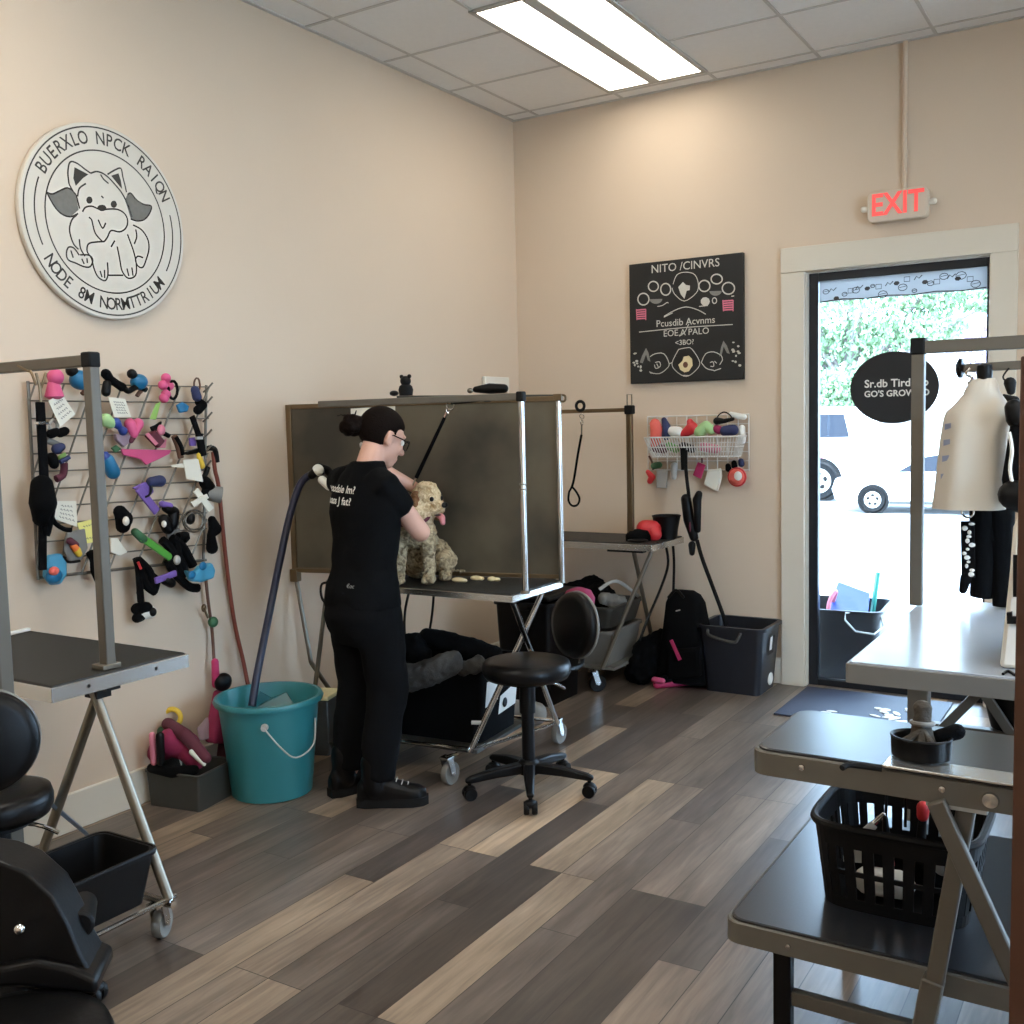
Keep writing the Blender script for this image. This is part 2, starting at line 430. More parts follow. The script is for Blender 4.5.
# ================================================================== THE SETTING
DX0, DX1, DZ = -1.643, -0.717, 2.30          # door opening
WT = .16
m = MB().bbox((LX, -2.6, -.05), (3.4, BY + WT, 0)); struct(m.build('floor', M['floor'], origin=(0, 0, 0), smooth=0))
m = MB().bbox((LX - .15, -2.6, CE), (3.4, BY + WT, CE + .08))
ceil = struct(m.build('ceiling', M['ceil'], origin=(0, 0, 0), smooth=0))
m = MB()
gx = [-3.295 + .578 * k for k in range(12)]; gy = [3.83 + .59 * k for k in range(-11, 4)]
for x in gx: m.bbox((x - .008, -2.6, CE - .004), (x + .008, BY, CE + .002))
for y in gy:
    if y < BY: m.bbox((LX, y - .008, CE - .0045), (3.4, y + .008, CE + .002))
m.bbox((LX, -2.6, CE - .005), (LX + .022, BY, CE)); m.bbox((LX, BY - .022, CE - .005), (3.4, BY, CE))
m.build('ceiling_grid', M['tbar'], ceil, world=True, smooth=0)
m = MB().bbox((LX - .15, -2.6, 0), (LX, BY + WT, CE)); struct(m.build('wall_left', M['wall'], smooth=0))
m = MB()
m.bbox((LX, BY, 0), (DX0, BY + WT, CE)); m.bbox((DX0, BY, DZ), (DX1, BY + WT, CE)); m.bbox((DX1, BY, 0), (-.25, BY + WT, CE))
m.bbox((-.25, BY, 0), (2.7, BY + WT, .5)); m.bbox((-.25, BY, 2.6), (2.7, BY + WT, CE)); m.bbox((2.7, BY, 0), (3.4, BY + WT, CE))
struct(m.build('wall_back', M['wall'], smooth=0))
m = MB().bbox((3.4, -2.6, 0), (3.55, .4, CE)).bbox((3.4, 2.9, 0), (3.55, BY + WT, CE)).bbox((3.4, .4, 0), (3.55, 2.9, .4)).bbox((3.4, .4, 2.9), (3.55, 2.9, CE)); struct(m.build('wall_right', M['wall'], smooth=0))
m = MB().bbox((LX - .15, -2.75, 0), (3.55, -2.6, CE)); struct(m.build('wall_front', M['wall'], smooth=0))
def board(m, a, b): return m.bbox(a, b)
m = MB().bbox((LX, -2.6, 0), (LX + .016, BY, .15)); struct(m.build('baseboard_left', M['trim'], bevel=.006, bseg=2))
m = MB().bbox((LX + .016, BY - .016, 0), (DX0 - .13, BY, .15)).bbox((DX1 + .125, BY - .016, 0), (3.4, BY, .15))
struct(m.build('baseboard_back', M['trim'], bevel=.006))
# door casing
m = MB().bbox((DX0 - .13, BY - .022, 0), (DX0, BY, DZ)).bbox((DX1, BY - .022, 0), (DX1 + .125, BY, DZ)).bbox((DX0 - .13, BY - .026, DZ), (DX1 + .125, BY, DZ + .135))
m.bbox((DX0 - .001, BY, 0), (DX0 + .006, BY + .05, DZ)).bbox((DX1 - .006, BY, 0), (DX1 + .001, BY + .05, DZ)).bbox((DX0, BY, DZ - .006), (DX1, BY + .05, DZ + .001))
struct(m.build('trim_1', M['trim'], bevel=.003))
# the glazed door
bronze = pm('dark bronze door frame', (34, 38, 44), .35, .4, var=.1)
dy = BY + .05
m = MB().bbox((DX0 + .006, dy, .0), (DX0 + .056, dy + .05, DZ - .006)).bbox((DX1 - .022, dy, 0), (DX1 - .006, dy + .05, DZ - .006))
m.bbox((DX0 + .056, dy, DZ - .05), (DX1 - .022, dy + .05, DZ - .006)).bbox((DX0 + .056, dy, 0), (DX1 - .022, dy + .05, .035))
door = struct(m.build('door_1', bronze, bevel=.003))
m = MB().bbox((DX0 + .05, dy + .02, .03), (DX1 - .02, dy + .028, DZ - .045)); m.build('pane', M['glass'], door, world=True, smooth=0)
frost = bpy.data.materials.new('frosted film'); frost.use_nodes = True
_n = frost.node_tree.nodes; _l = frost.node_tree.links; _t = _n.new('ShaderNodeBsdfTranslucent'); _t.inputs['Color'].default_value = (.5, .5, .5, 1)
_d = _n.new('ShaderNodeBsdfDiffuse'); _d.inputs['Color'].default_value = (.5, .49, .48, 1); _m = _n.new('ShaderNodeMixShader'); _m.inputs[0].default_value = .35
_l.new(_d.outputs[0], _m.inputs[2]); _l.new(_t.outputs[0], _m.inputs[1]); _l.new(_m.outputs[0], _n['Material Output'].inputs['Surface'])
fs = MB().bbox((DX0 + .06, dy + .012, DZ - .165), (DX1 - .024, dy + .019, DZ - .05)); fs = fs.build('frosted_strip', frost, door, world=True, smooth=0)
m = MB(); rr = random.Random(3)
for k in range(26):
    x = DX0 + .09 + (DX1 - DX0 - .15) * (k + rr.random() * .6) / 26; z = DZ - .15 + rr.random() * .075; c = V((x, dy + .0115, z))
    kind = k % 5
    if kind in (0, 3):
        r = .008 + rr.random() * .012; m.ribbon([c + V((math.cos(t * .7) * r * 1.3, 0, math.sin(t * .7) * r)) for t in range(9)], .004, (0, -1, 0), True)
        m.ribbon([c + V((-r, 0, 0)), c + V((r, 0, r * .3))], .003, (0, -1, 0))
    elif kind == 1: m.ribbon([c + V((a, 0, b)) for a, b in ((-.02, -.01), (-.008, .008), (.004, -.003), (.02, .012))], .005, (0, -1, 0))
    elif kind == 2: m.poly([c + V((math.cos(t) * .016, 0, math.sin(t) * .012)) for t in (0, 1, 2, 3, 4, 5)])
    else: m.ribbon([c + V((a, 0, b)) for a, b in ((-.014, -.012), (.014, -.012), (.014, .012), (-.014, .012))], .004, (0, -1, 0), True)
m.ribbon([V((DX0 + .06 + .12 * k, dy + .0115, DZ - .163 + (.008 if k % 2 else 0))) for k in range(8)], .006, (0, -1, 0))
m.build('doodle_pattern', M['line'], fs, world=True, smooth=0)
# shop window beyond the frame on the same wall
m = MB().bbox((-.25, dy, .5), (-.2, dy + .05, 2.6)).bbox((2.65, dy, .5), (2.7, dy + .05, 2.6)).bbox((-.2, dy, 2.55), (2.65, dy + .05, 2.6)).bbox((-.2, dy, .5), (2.65, dy + .05, .55)).bbox((1.2, dy, .55), (1.25, dy + .05, 2.55))
win = struct(m.build('window_1', bronze, bevel=.003))
MB().bbox((-.2, dy + .02, .55), (1.2, dy + .028, 2.55)).bbox((1.25, dy + .02, .55), (2.65, dy + .028, 2.55)).build('pane', M['glass'], win, world=True, smooth=0)

m = MB().bbox((3.44, .4, .4), (3.5, .46, 2.9)).bbox((3.44, 2.84, .4), (3.5, 2.9, 2.9)).bbox((3.44, .4, .4), (3.5, 2.9, .46)).bbox((3.44, .4, 2.84), (3.5, 2.9, 2.9)).bbox((3.44, 1.62, .46), (3.5, 1.68, 2.84))  # unseen side window, added for daylight on the left wall
win = struct(m.build('added_window', bronze, bevel=.003))
MB().bbox((3.466, .46, .46), (3.474, 2.84, 2.84)).build('pane', M['glass'], win, world=True, smooth=0)
# ceiling lights
def troffer(x0, x1, y0, y1, label, s):
    t = thing('ceiling_light', label, 'ceiling light', ((x0 + x1) / 2, (y0 + y1) / 2, CE - .012), group=None)
    z = CE
    m = MB().bbox((x0 - .015, y0 - .015, z - .012), (x0 + .012, y1 + .015, z - .001)).bbox((x1 - .012, y0 - .015, z - .012), (x1 + .015, y1 + .015, z - .001))
    m.bbox((x0, y0 - .015, z - .012), (x1, y0 + .012, z - .001)).bbox((x0, y1 - .012, z - .012), (x1, y1 + .015, z - .001))
    m.build('frame', M['lgrey'], t, world=True, smooth=0)
    c = (x0 + x1) / 2
    MB().bbox((c - .032, y0 + .012, z - .016), (c + .032, y1 - .012, z - .001)).build('centre_bar', M['lgrey'], t, world=True, smooth=0, bevel=.004)
    e = emit_material('lamp diffuser glow %g' % s, (1.0, .94, .83, 1), s)
    for a, b in ((x0 + .012, c - .032), (c + .032, x1 - .012)):
        MB().bbox((a, y0 + .012, z - .010), (b, y1 - .012, z - .002)).build('diffuser', e, t, world=True, smooth=0)
    return t
LS = 21
troffer(-2.717, -2.139, 4.13, 5.53, 'recessed ceiling light with two glowing diffusers near the corner', LS * .31)
for k, (x, y) in enumerate(((-2.43, 1.6), (-2.43, -1.0), (.46, 3.0), (.46, .8), (.46, -1.4), (2.4, 4.2), (2.4, 1.4))):  # extra lights out of view, added to brighten the room
    troffer(x - .29, x + .29, y - .6, y + .6, ('added unseen ceiling light over the table below the leash rack', 'added unseen ceiling light above the black stools', 'added unseen ceiling light over the tables near the door', 'added unseen ceiling light above the camera', 'added unseen ceiling light behind the camera', 'added unseen ceiling light by the shop window', 'added unseen ceiling light by the side wall')[k], LS * (.66, .5, .62, .62, .5, .7, .7)[k])

# ================================================================== OUTSIDE
m = MB().bbox((-60, BY + WT, -.06), (40, 9.4, -.01)).bbox((3.55, -20, -.06), (40, BY + WT, -.01)); struct(m.build('sidewalk', M['concrete'], smooth=0))
m = MB().bbox((-60, 9.4, -.08), (40, 70, -.015)); struct(m.build('street', M['asphalt'], smooth=0))

def wheel(c, r, par, ax=(0, 1, 0)):
    c = V(c); a = V(ax)
    w = MB().lathe([(r * .62, -.09), (r * .9, -.1), (r, -.07), (r, .07), (r * .9, .1), (r * .62, .09)], c, a, 36).build('wheel', M['black'], par, world=True)
    h = MB().lathe([(r * .64, -.095), (r * .6, -.085), (r * .12, -.07), (.01, -.075)], c, a, 30, True, True)
    h.build('rim', M['lgrey'], w, world=True)
    k = MB()
    for i in range(5):
        t = 2 * PI * i / 5 + .3; k.ell(c + V((math.cos(t) * r * .36, -.096, math.sin(t) * r * .36)), (r * .11, .012, r * .14), Matrix.Rotation(-t, 3, 'Y'), 8, 6)
    k.build('rim_hole', M['blackm'], w, world=True)
def car(name, label, x0, y0, s, prof, glass, wheels, extra=None):
    """prof: body outline (x, z); extruded 1.7 m deep from its near side"""
    t = thing(name, label, 'car', (x0, y0 + .8, -.015))
    def pt(x, z, y): return V((x0 + x * s, y0 + y, z * s))
    n = len(prof); rs = []
    for y, k, zk in ((.0, .985, .0), (.06, 1, 0), (1.5, 1, 0), (1.56, .985, 0)):
        rs.append([pt(x * k, z * (1 if y in (.06, 1.5) else .99), y) for x, z in prof])
    MB().rings(rs).build('body', M['carw'], t, world=True, bevel=.03)
    for g in glass:
        MB().prism([pt(x, z, -.006) for x, z in g], (0, .02, 0)).build('window', M['tint'], t, world=True)
    for wx, r in wheels:
        MB().lathe([(r * 1.18 * s, -.012), (r * 1.18 * s, .05)], pt(wx, r, 0.0), (0, 1, 0), 30).build('wheel_arch', M['blackm'], t, world=True)
        wheel(pt(wx, r, .06), r * s, t)
    sk = MB().bbox(pt(.62, .16, -.012), pt(2.9, .21, .03)); sk.build('sill', M['grey'], t, world=True)
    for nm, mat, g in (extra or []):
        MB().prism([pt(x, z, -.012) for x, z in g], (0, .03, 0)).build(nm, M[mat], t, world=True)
    return t
hatch = [(-.35, .20), (-.42, .42), (-.35, .62), (.45, .72), (1.15, 1.05), (1.6, 1.14), (3.0, 1.14), (3.7, .8), (3.95, .73), (4.0, .35), (3.9, .19)]
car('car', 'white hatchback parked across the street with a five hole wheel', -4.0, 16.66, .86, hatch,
    [[(.75, .74), (1.2, 1.0), (1.65, 1.08), (1.9, 1.08), (1.9, .76)], [(2.0, .76), (2.0, 1.08), (2.9, 1.08), (3.3, .79)]],
    [(.33, .235), (3.2, .235)], [('window_line_shadow', 'mgrey', [(.45, .70), (3.8, .69), (3.8, .705), (.45, .715)]), ('door_handle', 'grey', [(2.3, .6), (2.6, .59), (2.6, .62), (2.3, .63)]), ('headlamp', 'lgrey', [(-.38, .46), (-.1, .5), (-.1, .58), (-.36, .56)])])  # long grey strip paints the shadow along the window line
suv = [(.0, .34), (-.05, 1.0), (.12, 1.62), (.4, 1.72), (2.4, 1.72), (3.1, 1.15), (4.1, 1.02), (4.25, .5), (4.2, .32)]
car('car', 'white tall wagon parked behind the tree beside the door edge', -8.55, 18.9, .98, [(4.25 - x, z) for x, z in suv][::-1],
    [[(1.2, 1.16), (1.95, 1.6), (2.6, 1.6), (2.6, 1.16)], [(2.7, 1.16), (2.7, 1.6), (3.9, 1.58), (4.0, 1.16)]],
    [(.9, .36), (3.45, .36)], [('tail_lamp', 'rose', [(3.1, .78), (3.9, .78), (3.9, .92), (3.1, .92)])])

def tree(name, label, base, h, trunk_r, clumps, n, mats, seed, ls=.11):
    rd = random.Random(seed); t = thing(name, label, 'tree', base); b = V(base)
    tr = MB().tube(smooth_path([b, b + V((.05, 0, h * .3)), b + V((-.05, .1, h * .55)), b + V((.1, 0, h * .8))], 4), [trunk_r * (1 - .045 * i) for i in range(13)], 12)
    for c, r in clumps: tr.tube(smooth_path([b + V((0, 0, h * .36)), b + V((c[0] * .5, c[1] * .5, h * .42 + (c[2] - h * .42) * .45)), b + V(c)], 4), [trunk_r * .5 * (1 - .1 * i) for i in range(9)], 7)
    tr.build('trunk', M['bark'], t, world=True)
    per = n // len(clumps)
    lv = MB()
    for c, r in clumps:
        c = b + V(c)
        for _ in range(per):
            d = V((rd.gauss(0, 1), rd.gauss(0, 1), rd.gauss(0, 1))).normalized() * (rd.random() ** .45)
            p = c + V((d.x * r[0], d.y * r[1], d.z * r[2])); e = Euler((rd.random() * 6, rd.random() * 6, rd.random() * 6)).to_matrix(); k = ls * (.6 + rd.random() * .8)
            lv.add([p + e @ V(q) for q in ((-k, 0, 0), (-k * .2, k * .5, .2 * k), (k, 0, 0), (-k * .2, -k * .5, .2 * k))], [(0, 1, 2, 3)])
    lv.build('foliage', mats, t, world=True, smooth=0)
    return t
tree('street_tree', 'leafy green street tree with grey trunk across the street', (-5.05, 20.6, -.015), 5.4, .13,
     [((-1.2, 0, 4.5), (1.1, 1.3, .6)), ((.3, .3, 4.7), (1.3, 1.2, .5)), ((1.9, 0, 4.45), (.9, 1.1, .3)), ((-1.1, -.3, 3.6), (1.0, 1.1, .6)), ((.2, -.4, 3.75), (1.2, 1.1, .55)), ((1.5, .2, 3.7), (1.0, 1.0, .35)), ((-1.0, .2, 2.8), (.9, 1.0, .5)), ((.2, .2, 2.95), (1.0, 1, .45)), ((1.3, .1, 3.1), (.8, .9, .35)), ((2.6, 0, 3.55), (.6, .8, .22)), ((-.9, .1, 2.1), (.9, .9, .4)), ((.3, -.2, 2.2), (.9, .9, .35)), ((-.3, 0, 1.7), (.8, .8, .28))], 15600, M['leaf'], 5, .062)
tree('street_tree', 'mauve leaved tree behind the white smock across the street', (-2.2, 24.0, -.015), 4.0, .1,
     [((-.8, 0, 3.0), (.9, .9, .7)), ((.3, .2, 2.7), (.9, .9, .8)), ((-.4, -.3, 2.0), (.9, .8, .5))], 4200, M['blossom'], 9, .06)
t = thing('shop_building', 'pale shop building with dark windows across the street', 'building', (-8, 36, -.015))
MB().bbox((-24, 36, 0), (6, 40, 4.2)).build('facade', M['facade'], t, world=True, smooth=0)
for k in range(6): MB().bbox((-13.2 + 2.6 * k, 35.97, .5), (-11.6 + 2.6 * k, 36.05, 1.7)).build('window', M['mgrey'], t, world=True, smooth=0)
MB().bbox((-24, 35.8, 4.2), (6, 40, 4.5)).build('parapet', M['lgrey'], t, world=True, smooth=0)

# tub of tools just outside the glass
t = thing('storage_tub', 'dark tub of cleaning tools standing outside the glass door', 'tub', (-1.56, 6.22, -.01), R_(4))
tub(.44, .42, .5, .48, .41, .008, .05, .015).build('shell', M['navy'], t)
o = MB().loop([V((-1.31, 6.05, .39)), V((-1.28, 6.02, .32)), V((-1.32, 5.965, .28)), V((-1.42, 5.955, .29)), V((-1.48, 5.96, .35))] + [V((-1.48, 5.97, .39))], .006)
o.build('handle', M['lgrey'], t, world=True)
tag(MB().bar((-1.41, 6.25, .2), (-1.37, 6.28, .59), .035, .02).build('broom', M['tealg'], bevel=.006), 'teal green broom handle sticking out of the outdoor tub', 'broom')
tag(MB().xf(Matrix.Identity(4)).add([(x - .06, y, z) for x, y, z in ((-1.58, 6.10, .34), (-1.33, 6.12, .36), (-1.36, 6.3, .46), (-1.54, 6.28, .52), (-1.57, 6.11, .31), (-1.34, 6.13, .33), (-1.36, 6.31, .43), (-1.54, 6.29, .48))], [(0, 1, 2, 3), (7, 6, 5, 4), (0, 4, 5, 1), (1, 5, 6, 2), (2, 6, 7, 3), (3, 7, 4, 0)]).build('dustpan', M['dblue'], bevel=.004), 'blue dustpan lying in the outdoor tub', 'dustpan')
tag(MB().tube(smooth_path([(-1.62, 6.1, .3), (-1.61, 6.12, .42), (-1.58, 6.15, .48), (-1.62, 6.2, .38)], 5), .012).build('tool_strap', M['rose']), 'pink strap hanging over the rim of the outdoor tub', 'strap')

# daylight
w = bpy.data.worlds.new('daylight'); SCN.world = w; w.use_nodes = True
bg = w.node_tree.nodes['Background']; bg.inputs['Color'].default_value = (.58, .80, 1.12, 1); bg.inputs['Strength'].default_value = 14
sd = bpy.data.lights.new('sun', 'SUN'); sd.energy = 12; sd.angle = R_(1); sd.color = (.9, .97, 1.05)
so = bpy.data.objects.new('sun', sd); COL.objects.link(so); so.rotation_euler = (R_(38), R_(14), 0)

cd = bpy.data.cameras.new('camera'); cam = bpy.data.objects.new('camera', cd); COL.objects.link(cam); SCN.camera = cam
cd.sensor_width = 36; cd.lens = FPX * 36 / 1024; cd.clip_start = .05; cd.clip_end = 300
cam.matrix_world = Matrix(((RT.x, UP.x, -FW.x, CAM.x), (RT.y, UP.y, -FW.y, CAM.y), (RT.z, UP.z, -FW.z, CAM.z), (0, 0, 0, 1)))
SCN.view_settings.view_transform = 'Standard'; SCN.view_settings.look = 'None'; SCN.view_settings.gamma = 1; SCN.view_settings.exposure = 0.27
SCN.view_settings.use_curve_mapping = False
# ================================================================== GROOMING TABLES AND STOOLS
def caster(c, r, par, ax, mat='grey', stem_top=None):
    """swivel caster: c = wheel centre"""
    c = V(c); a = V(ax).normalized()
    w = MB().lathe([(r * .5, -.013), (r * .92, -.015), (r, -.008), (r, .008), (r * .92, .015), (r * .5, .013)], c, a, 24).build('caster_wheel', M[mat], par, world=True)
    top = c + V((0, 0, r * 1.45)); s = a.cross(V((0, 0, 1))) * (r * .45)
    f = MB()
    for k in (-1, 1): f.bar(c + a * (k * .02), top + a * (k * .02) + s, .03, .004, a)
    f.box(top + s, (.045, .045, .008)); f.cyl(top + s, (stem_top if stem_top is not None else top + s + V((0, 0, .03))), .009)
    f.build('caster_fork', M['chrome'], w, world=True)
    MB().cyl(c - a * .024, c + a * .024, .009).build('axle', M['chrome'], w, world=True)
def table_top(t, c, rz, L, W, z, th, top, edge, r=.02, rim=.004):
    """rounded slab with rubber top inside a metal edge; returns local->world"""
    m = Matrix.Translation(V((c[0], c[1], 0))) @ Matrix.Rotation(rz, 4, 'Z')
    e = MB().rings([rrect(L, W, r, z - th), rrect(L, W, r, z - .002), rrect(L - .006, W - .006, r, z)]).xf(m)
    e.build('edge_frame', M[edge], t, world=True, smooth=20)
    MB().rings([rrect(L - .016, W - .016, r, z - .003), rrect(L - .016, W - .016, r, z + rim), rrect(L - .024, W - .024, r, z + rim + .002)]).xf(m).build('tabletop', M[top], t, world=True, smooth=0)
    return m

# ---- table by the left wall
GREYT = 'grooming tables around the room'
t = thing('grooming_table', 'black topped grooming table with silver edge below the leash rack', 'table', (-2.85, 1.975, 0))
table_top(t, (-3.045, 1.985), 0, .85, .49, .80, .042, 'rubber', 'alu', .004)
m = MB()
for y in (1.86, 2.1): m.cyl((-2.626, y, .780), (-2.62, y, .780), .006)
m.build('screw', M['blackm'], t, world=True)
A = V((-2.705, 1.95, .745))
MB().bar((-2.76, 1.95, .752), (-2.63, 1.95, .752), .05, .012).box(A + V((0, 0, -.01)), (.06, .05, .035)).build('bracket', M['black'], t, world=True)
for f in ((-3.034, 1.935, .14), (-2.437, 1.955, .14)):
    MB().cyl(A + V((0, .01 if f[0] < -2.8 else -.015, 0)), f, .0155, seg=16).build('leg', M['steel'], t, world=True)
for x in (-3.034, -2.437):
    MB().tube([(x, 1.98, .14), (x, 1.36, .14)], .008).build('rail', M['chrome'], t, world=True)
MB().tube([(-3.034, 1.40, .128), (-2.437, 1.40, .128)], .012).tube([(-3.05, 1.945, .125), (-2.42, 1.958, .125)], .012).tube([(-3.034, 1.6, .128), (-2.437, 1.6, .128)], .006).build('shelf_frame', M['chrome'], t, world=True)
for x, y in ((-2.50, 1.975), (-3.0, 1.99), (-2.46, 1.42), (-3.0, 1.42)): caster((x, y, .045), .045, t, (.9, .4, 0), 'mgrey', V((x + .02, y, .125)))
# arm that spans the table
ga = thing('grooming_gantry', 'square grey arm frame with black corner cap over the table below the leash rack', 'grooming arm', (-2.671, 1.962, .806))
MB().bbox((-2.684, 1.945, .806), (-2.648, 1.979, 1.725)).build('post', M['greypost'], ga, world=True, bevel=.004)
MB().bar((-2.68, 1.962, 1.726), (-3.42, 1.985, 1.726), .03, .034).build('crossbar', M['greypost'], ga, world=True, bevel=.004)
MB().box((-2.666, 1.962, 1.728), (.043, .04, .046)).build('corner_cap', M['blackm'], ga, world=True, bevel=.006)
MB().bbox((-3.44, 1.965, .806), (-3.395, 2.005, 1.74)).build('post', M['greypost'], ga, world=True, bevel=.004)
m = MB().tube(smooth_path([atY(18, 366, 1.945), atY(28, 371, 1.94), atY(31, 372, 1.94), atY(36, 385, 1.94)], 4), .004); m.build('clip', M['tan'], ga, world=True)
MB().bbox((-2.70, 1.93, .806), (-2.645, 1.994, .822)).build('clamp', M['steel'], ga, world=True, bevel=.003)
# post nearer the camera, at the edge of the photo
p = V((-2.585, 1.60, 0))
ga = thing('arm_stand', 'grey upright arm post standing behind the black stool backrest', 'post', p)
MB().bbox((-2.635, 1.58, .02), (-2.60, 1.62, 1.80)).build('post', M['greypost'], ga, world=True, bevel=.004)
MB().lathe([(.12, 0), (.12, .012), (.03, .025)], p).build('foot_plate', M['black'], ga, world=True)
tag(MB().lathe([(.03, 0), (.034, .01), (.034, .11), (.02, .14), (.012, .15)], atZ(-2, 600, .812), seg=20).build('spray_bottle', M['white']), 'white bottle standing on the black table behind the arm post', 'bottle')
tag(MB().bar(atZ(8, 634, .815), atZ(29, 629, .815), .02, .012).build('comb', M['white'], bevel=.003), 'white comb lying on the black table by the wall', 'comb')
# black tub on its lower rails
tb = thing('storage_tub', 'empty black tub on the lower chrome rails below the leash rack', 'tub', (-2.57, 1.65, .149))
tub(.21, .50, .25, .56, .155, .006, .03, .012).build('shell', M['black'], tb)
MB().loop(rrect(.26, .57, .035, .153), .006, 6).build('rim', M['black'], tb)
# strut leaning behind, blue light on its steel put into the colour
tag(MB().bar(atZ(43, 797, .40), atZ(86, 833, .10), .05, .012, (0, 1, .3)).build('folding_strut', pm('blue lit steel', (104, 122, 138), .4, .6, var=.1), bevel=.002), 'flat blue lit metal strut slanting down behind the splayed table legs', 'strut')

# ---- stools
def stool(name, label, c, zs, r, back=None, rot=0.0, arm=True, base=True):
    t = thing(name, label, 'stool', (c[0], c[1], 0)); c = V((c[0], c[1], 0))
    MB().lathe([(r * .55, -.075), (r * .93, -.07), (r * .995, -.05), (r, -.028), (r * .96, -.008), (r * .8, .0), (.02, .003)], c + V((0, 0, zs)), seg=44).build('seat', M['blackg'], t, world=True, smooth=60)
    MB().lathe([(.09, -.095), (.09, -.072)], c + V((0, 0, zs))).build('seat_plate', M['black'], t, world=True)
    m = MB().cyl(c + V((0, 0, .12)), c + V((0, 0, zs - .2)), .026).cyl(c + V((0, 0, zs - .22)), c + V((0, 0, zs - .08)), .033)
    m.build('gas_column', M['black'], t, world=True)
    MB().tube(smooth_path([c + V((.0, 0, zs - .09)), c + V((.08, .06, zs - .1)), c + V((.12, .1, zs - .13))], 4), .006).build('height_lever', M['chrome'], t, world=True)
    if base:
        MB().lathe([(.03, .075), (.045, .08), (.045, .125), (.03, .14)], c).build('hub', M['black'], t, world=True, bevel=.004)
        for k in range(5):
            a = rot + 2 * PI * k / 5; d = V((math.cos(a), math.sin(a), 0)); e = c + d * .255
            l = MB(); s = V((-d.y, d.x, 0))
            l.rings([[c + d * q + s * (w * i) + V((0, 0, z + h * j)) for i, j in ((-1, -1), (1, -1), (1, 1), (-1, 1))] for q, w, z, h in ((.03, .024, .105, .022), (.14, .02, .098, .019), (.25, .015, .082, .014), (.272, .012, .078, .008))])
            l.build('base_leg', M['black'], t, world=True, bevel=.007)
            q = MB()
            for sd in (-1, 1): q.lathe([(.01, -.011), (.024, -.011), (.027, -.006), (.027, .006), (.024, .011), (.01, .011)], e + V((0, 0, .027)) + s * (.016 * sd), s, 20)
            q.ell(e + V((0, 0, .043)), (.026, .026, .018)).cyl(e + V((0, 0, .04)), e + V((0, 0, .085)), .008)
            q.build('caster', M['black'], t, world=True)
    if back:
        bc, n, br = V(back[0]), V(back[1]).normalized(), back[2]
        MB().lathe([(br * .6, -.028), (br * .96, -.022), (br, .0), (br * .95, .02), (br * .75, .028), (.01, .03)], bc, n, 40).build('backrest', M['blackg'], t, world=True, smooth=60)
        MB().torus(bc - n * .018, n, br * .97, .007, 40).build('backrest_trim', M['mgrey'], t, world=True)
        low = V((bc.x, bc.y, bc.z - br * .5)) - n * .035
        MB().tube(smooth_path([low, low - V((0, 0, br * .5 + .03)), V((low.x * .6 + c.x * .4, low.y * .6 + c.y * .4, zs - .1)), c + V((0, 0, zs - .1))], 6), .011).build('backrest_bracket', M['black'], t, world=True)
    return t
ctr = CAM + _ray(574, 625) * 4.52
stool('rolling_stool', 'black rolling stool with five star base in front of the dog table', (-2.157, 3.555), .553, .182, (ctr, (-.40, -.91, .08), .147), R_(-58))
stool('rolling_stool', 'black stool with round backrest beside the table below the leash rack', tuple((CAM + _ray(-6, 790) * 2.75)[:2]), .575, .145, (CAM + _ray(-17, 743) * 2.52, (.86, -.5, .08), .128), .4)
stool('rolling_stool', 'black round stool seat cut off by the bottom corner of the photo', tuple((CAM + _ray(2, 1050) * 1.8)[:2]), (CAM + _ray(2, 1045) * 1.8).z + .01, .185, None, .2)
# curved saddle seat between them
w_ = 1.98
ol = [(-40, 856), (0, 862), (25, 872), (52, 896), (68, 925), (80, 955), (93, 978), (97, 992), (94, 998), (60, 992), (20, 988), (-40, 990)]
f_ = [CAM + _ray(x, y) * w_ for x, y in ol]
t = thing('saddle_stool', 'black saddle stool with curved backrest and side knob behind the cut off round seat', 'stool', (f_[4].x - .05, f_[4].y, 0))
away = V((-.5, .6, 0)).normalized() * .11
MB().prism(f_, away).build('backrest', M['blackg'], t, world=True, bevel=.018, bseg=3)
lip = [CAM + _ray(x, y) * (w_ - .02) for x, y in ((-40, 978), (0, 968), (35, 961), (70, 968), (96, 980), (97, 996), (60, 992), (20, 988), (-40, 990))]
MB().prism(lip, away * 1.25).build('seat_lip', M['blackg'], t, world=True, bevel=.01, bseg=3)
q = CAM + _ray(80, 926) * 2.04; MB().cyl(q, q + V((-.1, .08, -.01)), .027).build('knob', M['black'], t, world=True, bevel=.006)
q = CAM + _ray(20, 929) * 1.95; MB().ell(q, .011).build('bolt', M['chrome'], t, world=True)
q = CAM + _ray(-25, 985) * 2.05; MB().cyl((q.x, q.y, .03), (q.x, q.y, q.z), .03).lathe([(.2, 0), (.2, .02), (.05, .05)], (q.x, q.y, 0)).build('column', M['black'], t, world=True)

